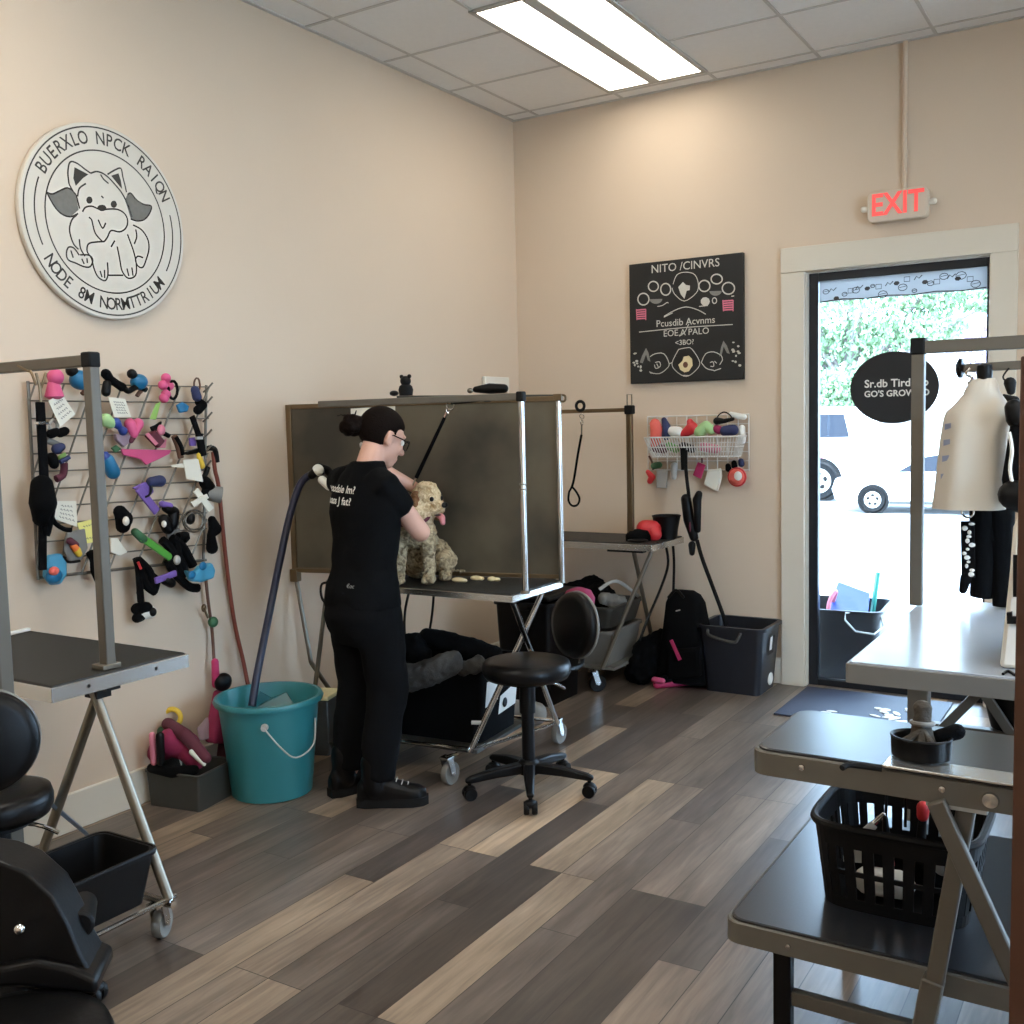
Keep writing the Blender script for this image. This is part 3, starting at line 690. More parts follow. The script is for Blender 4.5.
# ---- dog table
th_ = R_(.8)
ux = V((math.cos(th_), math.sin(th_), 0)); uy = V((-math.sin(th_), math.cos(th_), 0)); NR = V((-2.16, 3.46, 0))
DC = NR - ux * .47 + uy * .215
t = thing('grooming_table', 'grooming table with dark rubber top on which the dog sits', 'table', (DC.x, DC.y, 0))
table_top(t, DC, th_, .94, .43, .828, .026, 'rubber', 'alu', .004)
for a, b in (((-2.453, 3.561, .12), (-2.195, 3.76, .79)), ((-2.328, 4.10, .12), (-2.20, 3.53, .79)), ((-3.06, 3.47, .12), (-2.98, 3.80, .79)), ((-3.05, 3.98, .12), (-3.0, 3.45, .79))):
    MB().cyl(b, a, .0125, seg=14).build('leg', M['chrome'], t, world=True)
MB().tube([(-2.453, 3.555, .125), (-2.328, 4.11, .125)], .011).tube([(-3.06, 3.47, .125), (-3.05, 3.98, .125)], .011).build('foot_rail', M['chrome'], t, world=True)
MB().box((-2.74, 3.77, .122), (.60, .46, .016), R_(5)).build('lower_shelf', M['grey'], t, world=True)
MB().tube([(-2.453, 3.555, .135), (-3.06, 3.47, .135)], .009).tube([(-2.328, 4.09, .135), (-3.05, 3.97, .135)], .009).build('shelf_rail', M['chrome'], t, world=True)
MB().tube([(-2.40, 3.60, .245), (-2.45, 3.575, .245)], .009).build('latch', M['lgrey'], t, world=True)
for x, y in ((-2.495, 3.47), (-2.36, 4.17), (-3.06, 3.42)): caster((x, y, .050), .050, t, (.99, -.05, 0), 'mgrey', V((x * .6 - (2.453 if x > -3 else 3.06) * .4, y * .6 + (3.555 if y < 4 else 4.1) * .4, .125)))
# grooming arm: white post and overhead bar
ga = thing('grooming_gantry', 'bright silver arm post and overhead bar above the dog', 'grooming arm', (-2.155, 3.545, .82))
pb = atZ(522, 588, .80); pb = V((-2.143, 3.535, .80))
ptop = CAM + _ray(518, 397) * ((pb - CAM).dot(FW))
MB().cyl((pb.x, pb.y, .830), (pb.x, pb.y, ptop.z - .02), .0125, seg=16).build('post', M['chrome'], ga, world=True)
MB().box((pb.x, pb.y, ptop.z), (.032, .032, .04), th_).build('corner_joint', M['blackm'], ga, world=True, bevel=.005)
end = V((pb.x, pb.y, ptop.z)) - ux * 1.05
MB().bar((pb.x, pb.y, ptop.z), end, .022, .028).build('overhead_bar', M['darkedge'], ga, world=True, bevel=.003)
MB().lathe([(.02, 0), (.02, .006), (.014, .012)], (pb.x, pb.y, .829)).build('clamp', M['steel'], ga, world=True)
for z in (1.27, 1.25): MB().torus((pb.x, pb.y, z), (0, 0, 1), .0125, .003, 16).build('collar', M['steel'], ga, world=True)
# stainless splash panel
PL0, PL1 = V((-3.462, 3.605, 0)), V((-2.165, 3.88, 0)); pd = (PL1 - PL0).normalized(); pn = V((pd.y, -pd.x, 0))
t = thing('splash_panel', 'dull stainless splash panel standing behind the dog on the table', 'panel', (-2.8, 3.75, .825))
def PP(s, z, o=0.0): return PL0 + (PL1 - PL0) * s + V((0, 0, z)) + pn * o
z0, z1 = .848, 1.615
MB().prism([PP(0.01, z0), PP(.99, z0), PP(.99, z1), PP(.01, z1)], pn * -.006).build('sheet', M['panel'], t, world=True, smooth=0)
m = MB().bar(PP(0, z1, -.004), PP(1, z1, -.004), .02, .022).bar(PP(0, z0, -.004), PP(1, z0, -.004), .016, .018)
m.build('rail', M['tan'], t, world=True, bevel=.002)
MB().bar(PP(0, z0 - .02, 0), PP(0, z1 + .01, 0), .026, .02, pn).build('upright', M['tan'], t, world=True, bevel=.002)
MB().cyl(PP(1, .822, .008), PP(1, z1 + .004, .008), .0125).build('upright', M['chrome'], t, world=True)
MB().box(PP(1, z1 + .004, .004), (.035, .035, .03), .2).torus(PP(1.015, z1 + .0, .0), (0, 1, 0), .014, .005, 16).build('corner_cap', M['tan'], t, world=True, bevel=.004)
MB().bar(PP(.42, z1 + .03, -.055), PP(.985, z1 + .012, -.055), .09, .012).build('top_shelf', M['grey'], t, world=True, bevel=.002)
MB().bar(PP(.0, z0 - .005, .0), PP(.3, z0 - .005, 0), .03, .02).box(PP(0, z0 - .03), (.04, .04, .06), .2).build('foot_rail', M['tan'], t, world=True, bevel=.003)
for a, b in ((PP(.0, z0 - .03), (-3.40, 3.62, .40)), ((-3.28, 3.63, .80), (-3.45, 3.64, .03)), ((-3.40, 3.62, .40), (-3.39, 3.9, .02))):
    MB().cyl(a, b, .011, seg=12).build('leg', M['steel'], t, world=True)
# things on the panel shelf and behind
def on(px, py, w): return CAM + _ray(px, py) * w
b = PP(.44, z1 + .037, -.055)
t = thing('dark_figurine', 'small black bear shaped figurine on the panel top shelf', 'figurine', b)
MB().lathe([(.03, 0), (.034, .025), (.029, .042), (.018, .05)], b, seg=20).build('body', M['blackm'], t, world=True)
MB().ell(b + V((0, 0, .065)), (.026, .023, .023)).build('head', M['blackm'], t, world=True)
for s in (-1, 1): MB().ell(b + V((s * .022, 0, .085)), (.010, .009, .010)).build('ear', M['black'], t, world=True)
tag(MB().ell(PP(.395, z1 + .048, -.055), (.022, .02, .013)).build('stopper', M['black']), 'tiny black knob beside the bear figurine on the panel shelf', 'knob')
t = thing('clipper', 'black clipper lying near the corner on the panel shelf', 'clipper', PP(.9, z1 + .02, -.05))
MB().chain([PP(.70, z1 + .052, -.05), PP(.75, z1 + .054, -.05), PP(.80, z1 + .052, -.05)], [.014, .024, .02]).build('body', M['black'], t, world=True)
MB().ell(PP(.68, z1 + .048, -.05), (.016, .012, .012)).build('blade', M['steel'], t, world=True)
tag(MB().box(WL(496, 385, .02), (.03, .27, .10)).build('wall_box', M['wallw'], bevel=.006), 'white box on the beige wall above the splash panel', 'box')
tag(MB().prism([PP(.25, 1.50, .006), PP(.25, 1.598, .006), PP(.42, 1.604, .006), PP(.42, 1.51, .006)], pn * .002).build('paper_sheet', M['paper']), 'white paper stuck on the panel behind the groomer hair', 'paper')
hp = PP(.33, 1.36, .03)
tag(MB().tube(smooth_path([PP(.29, 1.44, .02), PP(.31, 1.40, .04), PP(.29, 1.36, .02), PP(.31, 1.33, .04), PP(.28, 1.30, .03)], 5), [.006 + .004 * (i % 3) for i in range(21)], 6).build('plastic_chain', M['lgrey']), 'pale plastic chain hanging on the panel behind the neck', 'chain')
# leash from the bar to the dog
ls0 = V((pb.x, pb.y, ptop.z)) - ux * .335 + V((0, 0, -.018))
ls1 = V((-2.755, 3.615, 1.255))
t = thing('leash', 'taut black leash from the overhead bar to the dog neck', 'leash', ls1)
d = (ls1 - ls0)
MB().tube([ls0 + d * .16, ls0 + d * .5, ls0 + d * .9], [.007, .008, .009], 8).build('strap', M['blackf'], t, world=True)
MB().torus(ls0 + d * .02, (0, 1, .2), .018, .003, 18).torus(ls0 + d * .09, (1, .3, 0), .014, .003, 16).tube([ls0 + d * .10, ls0 + d * .17], .006).tube([ls0 + d * .88, ls0 + d * 1.0], .005).build('clip', M['chrome'], t, world=True)
MB().tube(smooth_path([ls0, ls0 + ux * .1 + V((0, 0, .004)), ls0 + ux * .17 + V((0, 0, .012))], 4), .004).cyl(ls0 + ux * .165 + V((0, 0, .012)), ls0 + ux * .19 + V((0, 0, .012)), .011).build('keeper', M['blackm'], t, world=True)

# ---- back table
t = thing('grooming_table', 'grooming table with thin black top against the back wall', 'table', (-2.75, 5.42, 0))
table_top(t, (-2.76, 5.42), 0, .86, .46, .83, .035, 'rubber', 'alu', .004)
for a, b in (((-2.61, 5.12, .13), (-2.36, 5.27, .80)), ((-2.50, 5.60, .13), (-2.47, 5.25, .80)), ((-3.1, 5.2, .13), (-3.1, 5.6, .80)), ((-3.1, 5.62, .13), (-3.1, 5.22, .80))):
    MB().cyl(b, a, .0125, seg=12).build('leg', M['steel'], t, world=True)
MB().box((-2.83, 5.40, .125), (.56, .5, .018)).build('lower_shelf', M['mgrey'], t, world=True)
MB().bar((-2.62, 5.25, .785), (-2.4, 5.25, .785), .05, .012).build('bracket', M['blackm'], t, world=True)
for x, y in ((-2.63, 5.10), (-2.52, 5.6), (-3.05, 5.15)): caster((x, y, .05), .05, t, (.7, -.7, 0), 'black', V((x, y + .02, .12)))
ga = thing('grooming_gantry', 'brown arm post with crossbar and hanging loop at the back table', 'grooming arm', (-2.505, 5.3, .836))
MB().bbox((-2.522, 5.285, .836), (-2.488, 5.315, 1.60)).build('post', M['tan'], ga, world=True, bevel=.004)
MB().bar((-2.5, 5.3, 1.575), (-3.02, 5.3, 1.575), .022, .022).build('crossbar', M['tan'], ga, world=True, bevel=.002)
MB().box((-2.504, 5.3, 1.575), (.05, .045, .05)).build('corner_joint', M['blackm'], ga, world=True, bevel=.006)
MB().loop([(-2.518, 5.3, 1.60), (-2.518, 5.3, 1.66), (-2.49, 5.3, 1.66), (-2.49, 5.3, 1.60)], .0045).build('top_loop', M['steel'], ga, world=True)
MB().torus((-2.805, 5.28, 1.605), (0, 1, 0), .026, .009, 20).build('ring_stop', M['blackm'], ga, world=True)
t = thing('leash', 'black noose leash hanging from the back table crossbar', 'leash', (-2.83, 5.27, 1.04))
pts = [(-2.80, 5.28, 1.44), (-2.825, 5.28, 1.33), (-2.853, 5.28, 1.19), (-2.868, 5.28, 1.14)]
MB().tube(smooth_path(pts, 5), .0075).build('strap', M['blackf'], t, world=True)
MB().loop(smooth_path([(-2.868, 5.28, 1.14), (-2.84, 5.28, 1.11), (-2.82, 5.28, 1.07), (-2.835, 5.28, 1.035), (-2.87, 5.28, 1.03), (-2.893, 5.28, 1.06), (-2.888, 5.28, 1.11)], 4), .0065).build('noose', M['blackf'], t, world=True)
MB().torus((-2.796, 5.28, 1.545), (0, 1, .5), .014, .003, 14).torus((-2.797, 5.28, 1.51), (1, 0, 0), .014, .003, 14).tube([(-2.797, 5.28, 1.50), (-2.80, 5.28, 1.43)], .005).build('clip', M['chrome'], t, world=True)

# ---- tables at the right
t = thing('grooming_table', 'white topped table by the door reflecting the daylight', 'table', (-.4, 3.6, 0))
table_top(t, (-.32, 3.595), 0, .85, 1.19, .80, .055, 'lino', 'edgegrey', .012)
MB().bbox((-.68, 3.56, .02), (-.615, 3.62, .745)).bbox((-.1, 3.56, .02), (-.04, 3.62, .745)).build('leg', M['greypost'], t, world=True, bevel=.004)
for a, b in (((-.57, 3.75, .72), (-.34, 3.78, .36)), ((-.36, 3.8, .72), (-.62, 3.77, .40)), ((-.34, 3.78, .36), (-.2, 3.8, .10))):
    MB().bar(a, b, .032, .02, (0, 1, 0)).build('brace', M['greypost'], t, world=True, bevel=.003)
MB().bbox((-.64, 3.79, .405), (-.1, 3.83, .43)).build('stretcher', M['greypost'], t, world=True, bevel=.003)
ga = thing('grooming_gantry', 'tall grey arm frame with black corner cap at the white table', 'grooming arm', (-.735, 4.0, .81))
MB().bbox((-.757, 3.98, .81), (-.713, 4.02, 1.755)).build('post', M['greypost'], ga, world=True, bevel=.004)
MB().bar((-.72, 4.0, 1.752), (.10, 4.0, 1.752), .04, .046).build('crossbar', M['greypost'], ga, world=True, bevel=.004)
MB().bbox((.06, 3.98, .81), (.1, 4.02, 1.75)).build('post', M['greypost'], ga, world=True, bevel=.004)
MB().box((-.736, 4.0, 1.757), (.05, .05, .06)).build('corner_cap', M['blackm'], ga, world=True, bevel=.005)
# near raised table
t = thing('grooming_table', 'raised grooming table with speckled grey top over the lower table', 'table', (-.25, 2.25, 0))
table_top(t, (-.20, 2.243), 0, 1.02, .345, .815, .05, 'rubberg', 'darkedge', .035)
m = MB()
for x in (-.60, -.33, -.19): m.lathe([(.007, 0), (.006, .004), (.001, .005)], (x, 2.07, .795), (0, -1, 0), 12)
m.lathe([(.016, 0), (.014, .006), (.005, .007)], (-.245, 2.07, .788), (0, -1, 0), 16)
m.build('screw', M['chrome'], t, world=True)
MB().bbox((-.44, 2.062, .822), (.2, 2.13, .828)).build('edge_plate', M['alu'], t, world=True, bevel=.002)
MB().bbox((-.36, 2.072, .756), (-.25, 2.12, .768)).build('bracket', M['lgrey'], t, world=True, bevel=.002)
MB().bar((-.287, 2.095, .775), (-.352, 2.095, .33), .034, .03, (0, 1, 0)).build('leg', M['greypost'], t, world=True, bevel=.004)
MB().bar((-.345, 2.095, .40), (-.412, 2.095, .0), .042, .038, (0, 1, 0)).build('leg_sleeve', M['greypost'], t, world=True, bevel=.004)
MB().bar((-.340, 2.062, .772), (-.17, 2.062, .40), .034, .02, (0, 1, 0)).build('brace', M['greypost'], t, world=True, bevel=.004)
MB().bar((.17, 2.095, .775), (.25, 2.095, .0), .036, .03, (0, 1, 0)).build('leg', M['greypost'], t, world=True, bevel=.004)
# low table in front
t = thing('grooming_table', 'low table with black speckled top holding the laundry basket', 'table', (-.35, 2.4, 0))
table_top(t, (-.232, 2.515), 0, 1.12, .78, .40, .048, 'rubberg', 'darkedge', .035)
MB().bbox((-.70, 2.19, .0), (-.66, 2.22, .352)).build('leg', M['black'], t, world=True, bevel=.003)
MB().bbox((-.70, 2.80, .0), (-.66, 2.83, .352)).build('leg', M['black'], t, world=True, bevel=.003)
MB().bbox((.2, 2.19, .0), (.24, 2.22, .352)).build('leg', M['black'], t, world=True, bevel=.003)
MB().bbox((-.66, 2.195, .20), (.2, 2.22, .233)).build('stretcher', M['greypost'], t, world=True, bevel=.003)
MB().lathe([(.006, 0), (.005, .004), (.001, .005)], (-.645, 2.124, .376), (0, -1, 0), 12).build('screw', M['chrome'], t, world=True)
# ================================================================== THE GROOMER
PO = V((-2.70, 3.22, 0))
person = thing('person', 'person in black shirt and trousers with hair bun and glasses grooming the dog', 'person', PO, R_(-9.8))
PM = FR[person.name]; PI_ = PM.inverted()
Hc = V((0.0, .105, 1.472))
HM = Matrix.Translation(Hc) @ Matrix.Rotation(R_(-12), 4, 'Z') @ Matrix.Rotation(R_(-24), 4, 'X')
def hd(x, y, z): return HM @ V((x, y, z))
HR = HM.to_3x3()
SR, ER, WR = V((.126, -.004, 1.28)), V((.146, .160, 1.088)), V((-.04, .285, 1.105))
SL, EL, WL_ = V((-.155, .02, 1.285)), V((-.225, .265, 1.335)), V((-.135, .40, 1.245))
def hand(mb, w, d, n, side):
    """palm and five bent fingers; d = pointing, n = palm normal, side = thumb side"""
    d = V(d).normalized(); n = V(n); n = (n - d * n.dot(d)).normalized(); t = d.cross(n).normalized() * side
    mb.cap(w, w + d * .03, .024, .026, 10)
    for k in (-1.5, -.5, .5, 1.5): mb.cap(w + d * .03 + t * (k * .012), w + d * .085 + t * (k * .019), .016, .0125, 10)
    for k, L in ((1.5, .062), (.5, .072), (-.5, .066), (-1.5, .05)):
        p = w + d * .085 + t * (k * .0205); q1 = p + d * (L * .5) + n * .008; q2 = q1 + d * (L * .33) + n * .016; q3 = q2 + d * (L * .15) + n * .02
        mb.chain([p, q1, q2, q3], [.0105, .0095, .0088, .0075], 8)
    p = w + d * .035 + t * .026; mb.chain([p, p + t * .03 + d * .022 + n * .012, p + t * .04 + d * .05 + n * .026], [.014, .0115, .009], 8)
b = MB()
b.ell(hd(0, -.008, .022), (.074, .094, .088), HR, 22, 14).ell(hd(0, .028, -.03), (.060, .066, .085), HR, 20, 12)
b.ell(hd(0, .058, -.088), (.033, .032, .028), HR).ell(hd(0, .02, -.075), (.05, .05, .035), HR)
b.cap(hd(0, .09, .012), hd(0, .112, -.03), .009, .0125).ell(hd(.012, .1, -.034), .009, None, 10, 6).ell(hd(-.012, .1, -.034), .009, None, 10, 6)
b.ell(hd(0, .088, -.062), (.022, .012, .007), HR).ell(hd(0, .086, -.074), (.02, .012, .008), HR)
b.ell(hd(0, .078, .03), (.048, .018, .012), HR)
for s in (-1, 1):
    b.ell(hd(.036 * s, .066, -.03), (.024, .02, .026), HR)
    b.ell(hd(.078 * s, -.006, -.012), (.008, .02, .031), HR).ell(hd(.084 * s, -.014, .0), (.009, .012, .022), HR).ell(hd(.08 * s, .0, -.035), (.007, .01, .011), HR)
b.cap(V((0, .02, 1.33)), hd(0, -.015, -.05), .056, .053, 18)
b.rings([[V((rx * math.cos(a), fo + ry * math.sin(a), z)) for a in [2 * PI * k / 24 for k in range(24)]] for z, rx, ry, fo in
         ((.78, .14, .10, -.02), (.95, .125, .085, 0), (1.15, .145, .09, .01), (1.27, .15, .075, .015), (1.33, .10, .06, .02), (1.36, .055, .05, .025))])
b.chain([SR, ER, WR], [.047, .041, .026]); b.cap(ER, ER + V((0, .005, -.004)), .042)
b.chain([SL, EL, WL_], [.047, .038, .026])
hand(b, WR, (-.72, .55, .15), (-.35, .55, .5), 1)
hand(b, WL_, (-.05, .8, -.5), (.1, .25, -.95), -1)
for s, an in ((1, V((.10, -.06, .08))), (-1, V((-.105, -.045, .08)))):
    b.chain([V((.08 * s, -.01, .82)), V((.085 * s, .015, .45)), an], [.085, .055, .038])
link_mesh('body', remeshed(b, .0058, 5), M['skin'], person, smooth=180)
for s in (-1, 1):
    e = MB().ell(hd(.031 * s, .078, .004), .0118, None, 14, 10).build('eye', M['white'], person)
    MB().ell(hd(.031 * s, .0875, .003), (.006, .004, .006), HR, 10, 8).build('iris', M['brown'], e)
# hair: smooth cap, bun, loose strands
h = MB(); h.ell(hd(0, -.012, .026), (.0815, .1015, .096), HR, 40, 28); hi = HM.inverted()
for i, p in enumerate(h.v):
    q = hi @ p
    face = max(0, min(1, (q.y - .012) / .03)) * max(0, min(1, (.062 - q.z) / .03))
    ear = max(0, 1 - math.hypot((q.y - .002) / .03, (q.z + .012) / .042)) ; nape = max(0, min(1, (-.045 - q.z) / .015))
    k = 1 - .2 * max(face, min(1, ear * 1.6), nape * .7); h.v[i] = HM @ V((q.x * k, -.012 + (q.y + .012) * k, .026 + (q.z - .026) * k))
ho = h.build('hair', M['hair'], person, smooth=180)
bn = MB(); rd = random.Random(4)
bc = V((-.032, -.130, -.006))
for k in range(26):
    d = V((rd.gauss(0, 1), rd.gauss(0, 1), rd.gauss(0, 1))).normalized(); bn.ell(hd(*(bc + d * .029)), .018 + rd.random() * .006, None, 10, 8)
bn.ell(hd(*bc), .034).cap(hd(-.012, -.10, .015), hd(-.03, -.125, .013), .03)
link_mesh('hair_bun', remeshed(bn, .004, 2), M['hair'], ho, smooth=180)
st = MB()
for k in range(2):
    p = bc + V((rd.uniform(-.03, .03), -.02, .03)); st.tube(smooth_path([hd(*p), hd(*(p + V((rd.uniform(-.02, .02), -.02, .02 * rd.random())))), hd(*(p + V((rd.uniform(-.03, .03), -.035, -.01))))], 4), .0016, 5)
st.tube(smooth_path([hd(*(bc + V((.0, .0, .03)))), hd(*(bc + V((.005, -.004, .065))))], 3), [.004, .004, .003, .002], 6)
st.build('loose_strand', M['hair'], ho)
g = MB()
for s in (-1, 1):
    g.loop([hd(.033 * s + .026 * math.cos(a) * 1.05, .108 - .012 * abs(math.cos(a)) * (1 if math.cos(a) * s > 0 else .2), .002 + .021 * math.sin(a)) for a in [2 * PI * k / 20 for k in range(20)]], .0026, 6)
    g.tube([hd(.060 * s, .098, .008), hd(.082 * s, .05, .008), hd(.086 * s, .0, .006), hd(.084 * s, -.012, -.012)], .0024, 6)
g.tube([hd(-.008, .108, .006), hd(0, .112, .009), hd(.008, .108, .006)], .0024, 6)
g.build('glasses', M['black'], person)
# t shirt
s_ = MB(); N = 40
def ring(z, rx, ry, fo, ro=0.0, e=2.3):
    out = []
    for k in range(N):
        a = 2 * PI * k / N; c, s = math.cos(a), math.sin(a)
        out.append(V((ro + rx * math.copysign(abs(c) ** (2 / e), c), fo + ry * math.copysign(abs(s) ** (2 / e), s), z)))
    return out
s_.rings([ring(.795, .176, .128, -.03), ring(.86, .170, .124, -.028), ring(.95, .150, .108, -.012), ring(1.06, .155, .108, .0), ring(1.18, .172, .112, .005), ring(1.255, .165, .098, .008), ring(1.305, .130, .080, .012), ring(1.345, .090, .066, .018), ring(1.375, .068, .06, .024)])
s_.tube([V((.085, .004, 1.285)), SR + V((.004, 0, 0)), SR.lerp(ER, .26) + V((.004, 0, 0)), SR.lerp(ER, .52)], [.07, .063, .059, .059], 20)
s_.tube([V((-.105, .012, 1.285)), SL + V((-.01, 0, 0)), SL.lerp(EL, .3), SL.lerp(EL, .66)], [.07, .066, .063, .064], 20)
shirt_me = remeshed(s_, .0075, 9, [(.016, .12, 'CLOUDS')])
shirt = link_mesh('t_shirt', shirt_me, M['blackf'], person, smooth=180)
bv = BVHTree.FromPolygons([v.co for v in shirt_me.vertices], [tuple(p.vertices) for p in shirt_me.polygons])
tx = MB()
for line, z, sz in (('woodsie Im?', 1.268, .041), ('uuass J fat?', 1.222, .041)):
    t = text_mb(line, sz, 0, .0008)
    t2 = MB()
    for f in t.f: t2.add([t.v[i] for i in f], [tuple(range(len(f)))])
    ok = []
    for p in t2.v:
        hit = bv.ray_cast(V((-.055 + p.x, -.6, z + p.y - .04 * p.x)), V((0, 1, 0)))[0]
        ok.append((hit + V((0, -.0025, 0))) if hit else V((p.x, -.11, z + p.y)))
    t2.v = ok; tx.join(t2)
tx.build('back_print', M['white'], shirt, smooth=0)
# trousers
t_ = MB()
t_.rings([ring(.90, .150, .108, -.012), ring(.84, .163, .122, -.03), ring(.76, .168, .134, -.036), ring(.70, .162, .124, -.026), ring(.64, .15, .10, -.015)])
for s, an in ((1, V((.098, -.060, .105))), (-1, V((-.105, -.048, .105)))):
    t_.tube([V((.078 * s, -.018, .80)), V((.084 * s, -.008, .66)), V((.092 * s, .012, .46)), V((an.x, an.y + .02, .26)), an], [.092, .097, .085, .076, .066], 22)
tr_me = remeshed(t_, .0085, 8, [(.022, .15, 'CLOUDS')])
tr = link_mesh('trousers', tr_me, pm('black trousers cloth', (10, 11, 13), .95, var=.2, bump=.2, bscale=200, spec=.12), person, smooth=180)
bv2 = BVHTree.FromPolygons([v.co for v in tr_me.vertices], [tuple(p.vertices) for p in tr_me.polygons])
tt = text_mb('€oc', .022); q = MB()
for f in tt.f: q.add([tt.v[i] for i in f], [tuple(range(len(f)))])
for i, p in enumerate(q.v):
    hit = bv.ray_cast(V((.06 + p.x, -.6, .892 + p.y)), V((0, 1, 0)))[0] or bv2.ray_cast(V((.06 + p.x, -.6, .892 + p.y)), V((0, 1, 0)))[0]
    q.v[i] = (hit + V((0, -.003, 0))) if hit else V((p.x, -.15, .835))
q.build('pocket_emblem', M['lgrey'], tr, smooth=0)
# boots
for an, toe in ((V((.098, -.075, 0)), (-2.453, 3.247)), (V((-.108, -.06, 0)), (-2.76, 3.33))):
    tw = PI_ @ V((toe[0], toe[1], 0)); heel = an - (tw - an).normalized() * .07; d = (tw - heel).normalized(); s = V((d.y, -d.x, 0)); L = .27
    def bring(u, w, h, z0=.028):
        c = heel + d * (u * L)
        return [c + s * (w * math.cos(a)) + V((0, 0, z0 + max(0, math.sin(a)) ** .8 * h - (.004 if math.sin(a) < 0 else 0))) for a in [2 * PI * k / 20 for k in range(20)]]
    m = MB().rings([bring(-.02, .022, .06), bring(.04, .034, .085), bring(.2, .038, .105), bring(.38, .04, .10), bring(.55, .044, .078), bring(.75, .048, .06), bring(.9, .042, .052), bring(1.0, .022, .036)])
    m.cap(heel + d * .065 + V((0, 0, .07)), heel + d * .058 + V((0, 0, .175)), .05, .048)
    bo = link_mesh('boot', remeshed(m, .005, 4), M['blackg'], person, smooth=180)
    so = MB()
    def sole(z, g): return [heel + d * (L * u) + s * (w + math.copysign(g, w)) + V((0, 0, z)) for u, w in ((-.03, .02), (.1, .036), (.35, .036), (.6, .045), (.8, .047), (.95, .036), (1.03, .012), (1.03, -.012), (.95, -.036), (.8, -.047), (.6, -.045), (.35, -.036), (.1, -.036), (-.03, -.02))]
    so.rings([sole(0.001, .002), sole(.03, .003), sole(.036, -.002)]); so.build('sole', M['blackm'], bo)
    la = MB()
    for k in range(5):
        u = .40 + .08 * k; z = .136 - .0112 * k
        la.tube(smooth_path([heel + d * (L * u) + s * .024 + V((0, 0, z - .012)), heel + d * (L * (u + .02)) + V((0, 0, z)), heel + d * (L * u) - s * .024 + V((0, 0, z - .012))], 3), .0022, 6)
    la.build('lace', M['lgrey'], bo)

# ================================================================== THE DOG
DO = V((-2.735, 3.60, .834)); DRZ = math.atan2(-.89, .45) - PI / 2
dog = thing('dog', 'curly cream dog sitting on the grooming table with tongue out', 'dog', DO, DRZ)
DMI = FR[dog.name].inverted(); D3 = DMI.to_3x3()
hw = CAM + _ray(427, 501) * 4.50; hl = DMI @ hw                      # head centre in the dog's frame
fw_ = (D3 @ V((.99, -.12, -.10))).normalized(); up_ = (V((0, 0, 1)) - fw_ * fw_.z).normalized(); lt_ = up_.cross(fw_)
def dh(f, l, u): return hl + fw_ * f + lt_ * l + up_ * u
DR = Matrix((fw_, lt_, up_)).transposed()
d = MB()
d.ell((0, .03, .235), (.074, .076, .09)).ell((0, -.04, .19), (.080, .088, .09)).ell((0, -.085, .10), (.105, .095, .10))
d.chain([V((0, -.09, .13)), V((0, .02, .25)), V((.0, .045, .29)), hl + V((0, 0, -.02))], [.09, .085, .07, .06])
for s in (-1, 1):
    d.chain([V((.058 * s, .045, .22)), V((.062 * s, .062, .12)), V((.066 * s, .07, .035))], [.042, .030, .026])
    d.ell((.067 * s, .092, .021), (.031, .043, .022)).cap(V((.067 * s + .012, .105, .018)), V((.067 * s + .014, .125, .015)), .014, .012).cap(V((.067 * s - .012, .105, .018)), V((.067 * s - .014, .125, .015)), .014, .012)
    d.chain([V((.07 * s, -.09, .11)), V((.125 * s, -.02, .085)), V((.12 * s, -.045, .035))], [.07, .05, .032]).ell((.125 * s, .0, .022), (.03, .05, .022))
d.chain([V((-.05, -.16, .06)), V((-.12, -.15, .03)), V((-.19, -.12, .022))], [.03, .022, .014])
d.ell(dh(-.005, 0, .012), (.072, .066, .066), DR, 18, 12).ell(dh(.058, 0, -.016), (.044, .034, .031), DR).ell(dh(.045, 0, -.044), (.034, .026, .018), DR)
for s in (-1, 1): d.ell(dh(.035, .024 * s, .034), (.018, .018, .014), DR).ell(dh(.055, .022 * s, -.026), (.026, .02, .024), DR)
d.ell(dh(-.005, 0, .062), (.048, .046, .022), DR)
dm = bpy.data.materials.new('curly cream fur'); dm.use_nodes = True
nt = dm.node_tree; n = nt.nodes; l = nt.links; bs = n['Principled BSDF']; bs.inputs['Roughness'].default_value = .9
tc = n.new('ShaderNodeTexCoord'); vo = n.new('ShaderNodeTexNoise'); vo.inputs['Scale'].default_value = 42; vo.inputs['Detail'].default_value = 5; vo.inputs['Distortion'].default_value = 1.2
l.new(tc.outputs['Object'], vo.inputs['Vector'])
sp = n.new('ShaderNodeSeparateXYZ'); l.new(tc.outputs['Object'], sp.inputs[0])
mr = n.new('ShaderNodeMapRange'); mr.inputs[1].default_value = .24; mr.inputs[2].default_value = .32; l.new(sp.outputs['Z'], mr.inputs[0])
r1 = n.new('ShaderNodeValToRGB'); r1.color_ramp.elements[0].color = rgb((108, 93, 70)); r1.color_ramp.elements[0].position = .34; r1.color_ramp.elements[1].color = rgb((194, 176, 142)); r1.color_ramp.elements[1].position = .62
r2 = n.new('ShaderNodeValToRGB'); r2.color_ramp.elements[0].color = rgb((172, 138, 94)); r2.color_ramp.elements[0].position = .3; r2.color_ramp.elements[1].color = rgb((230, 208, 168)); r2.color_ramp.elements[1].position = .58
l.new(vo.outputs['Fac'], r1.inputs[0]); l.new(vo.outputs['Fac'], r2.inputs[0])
mx = n.new('ShaderNodeMix'); mx.data_type = 'RGBA'; l.new(mr.outputs[0], mx.inputs[0]); l.new(r1.outputs[0], mx.inputs[6]); l.new(r2.outputs[0], mx.inputs[7]); l.new(mx.outputs[2], bs.inputs['Base Color'])
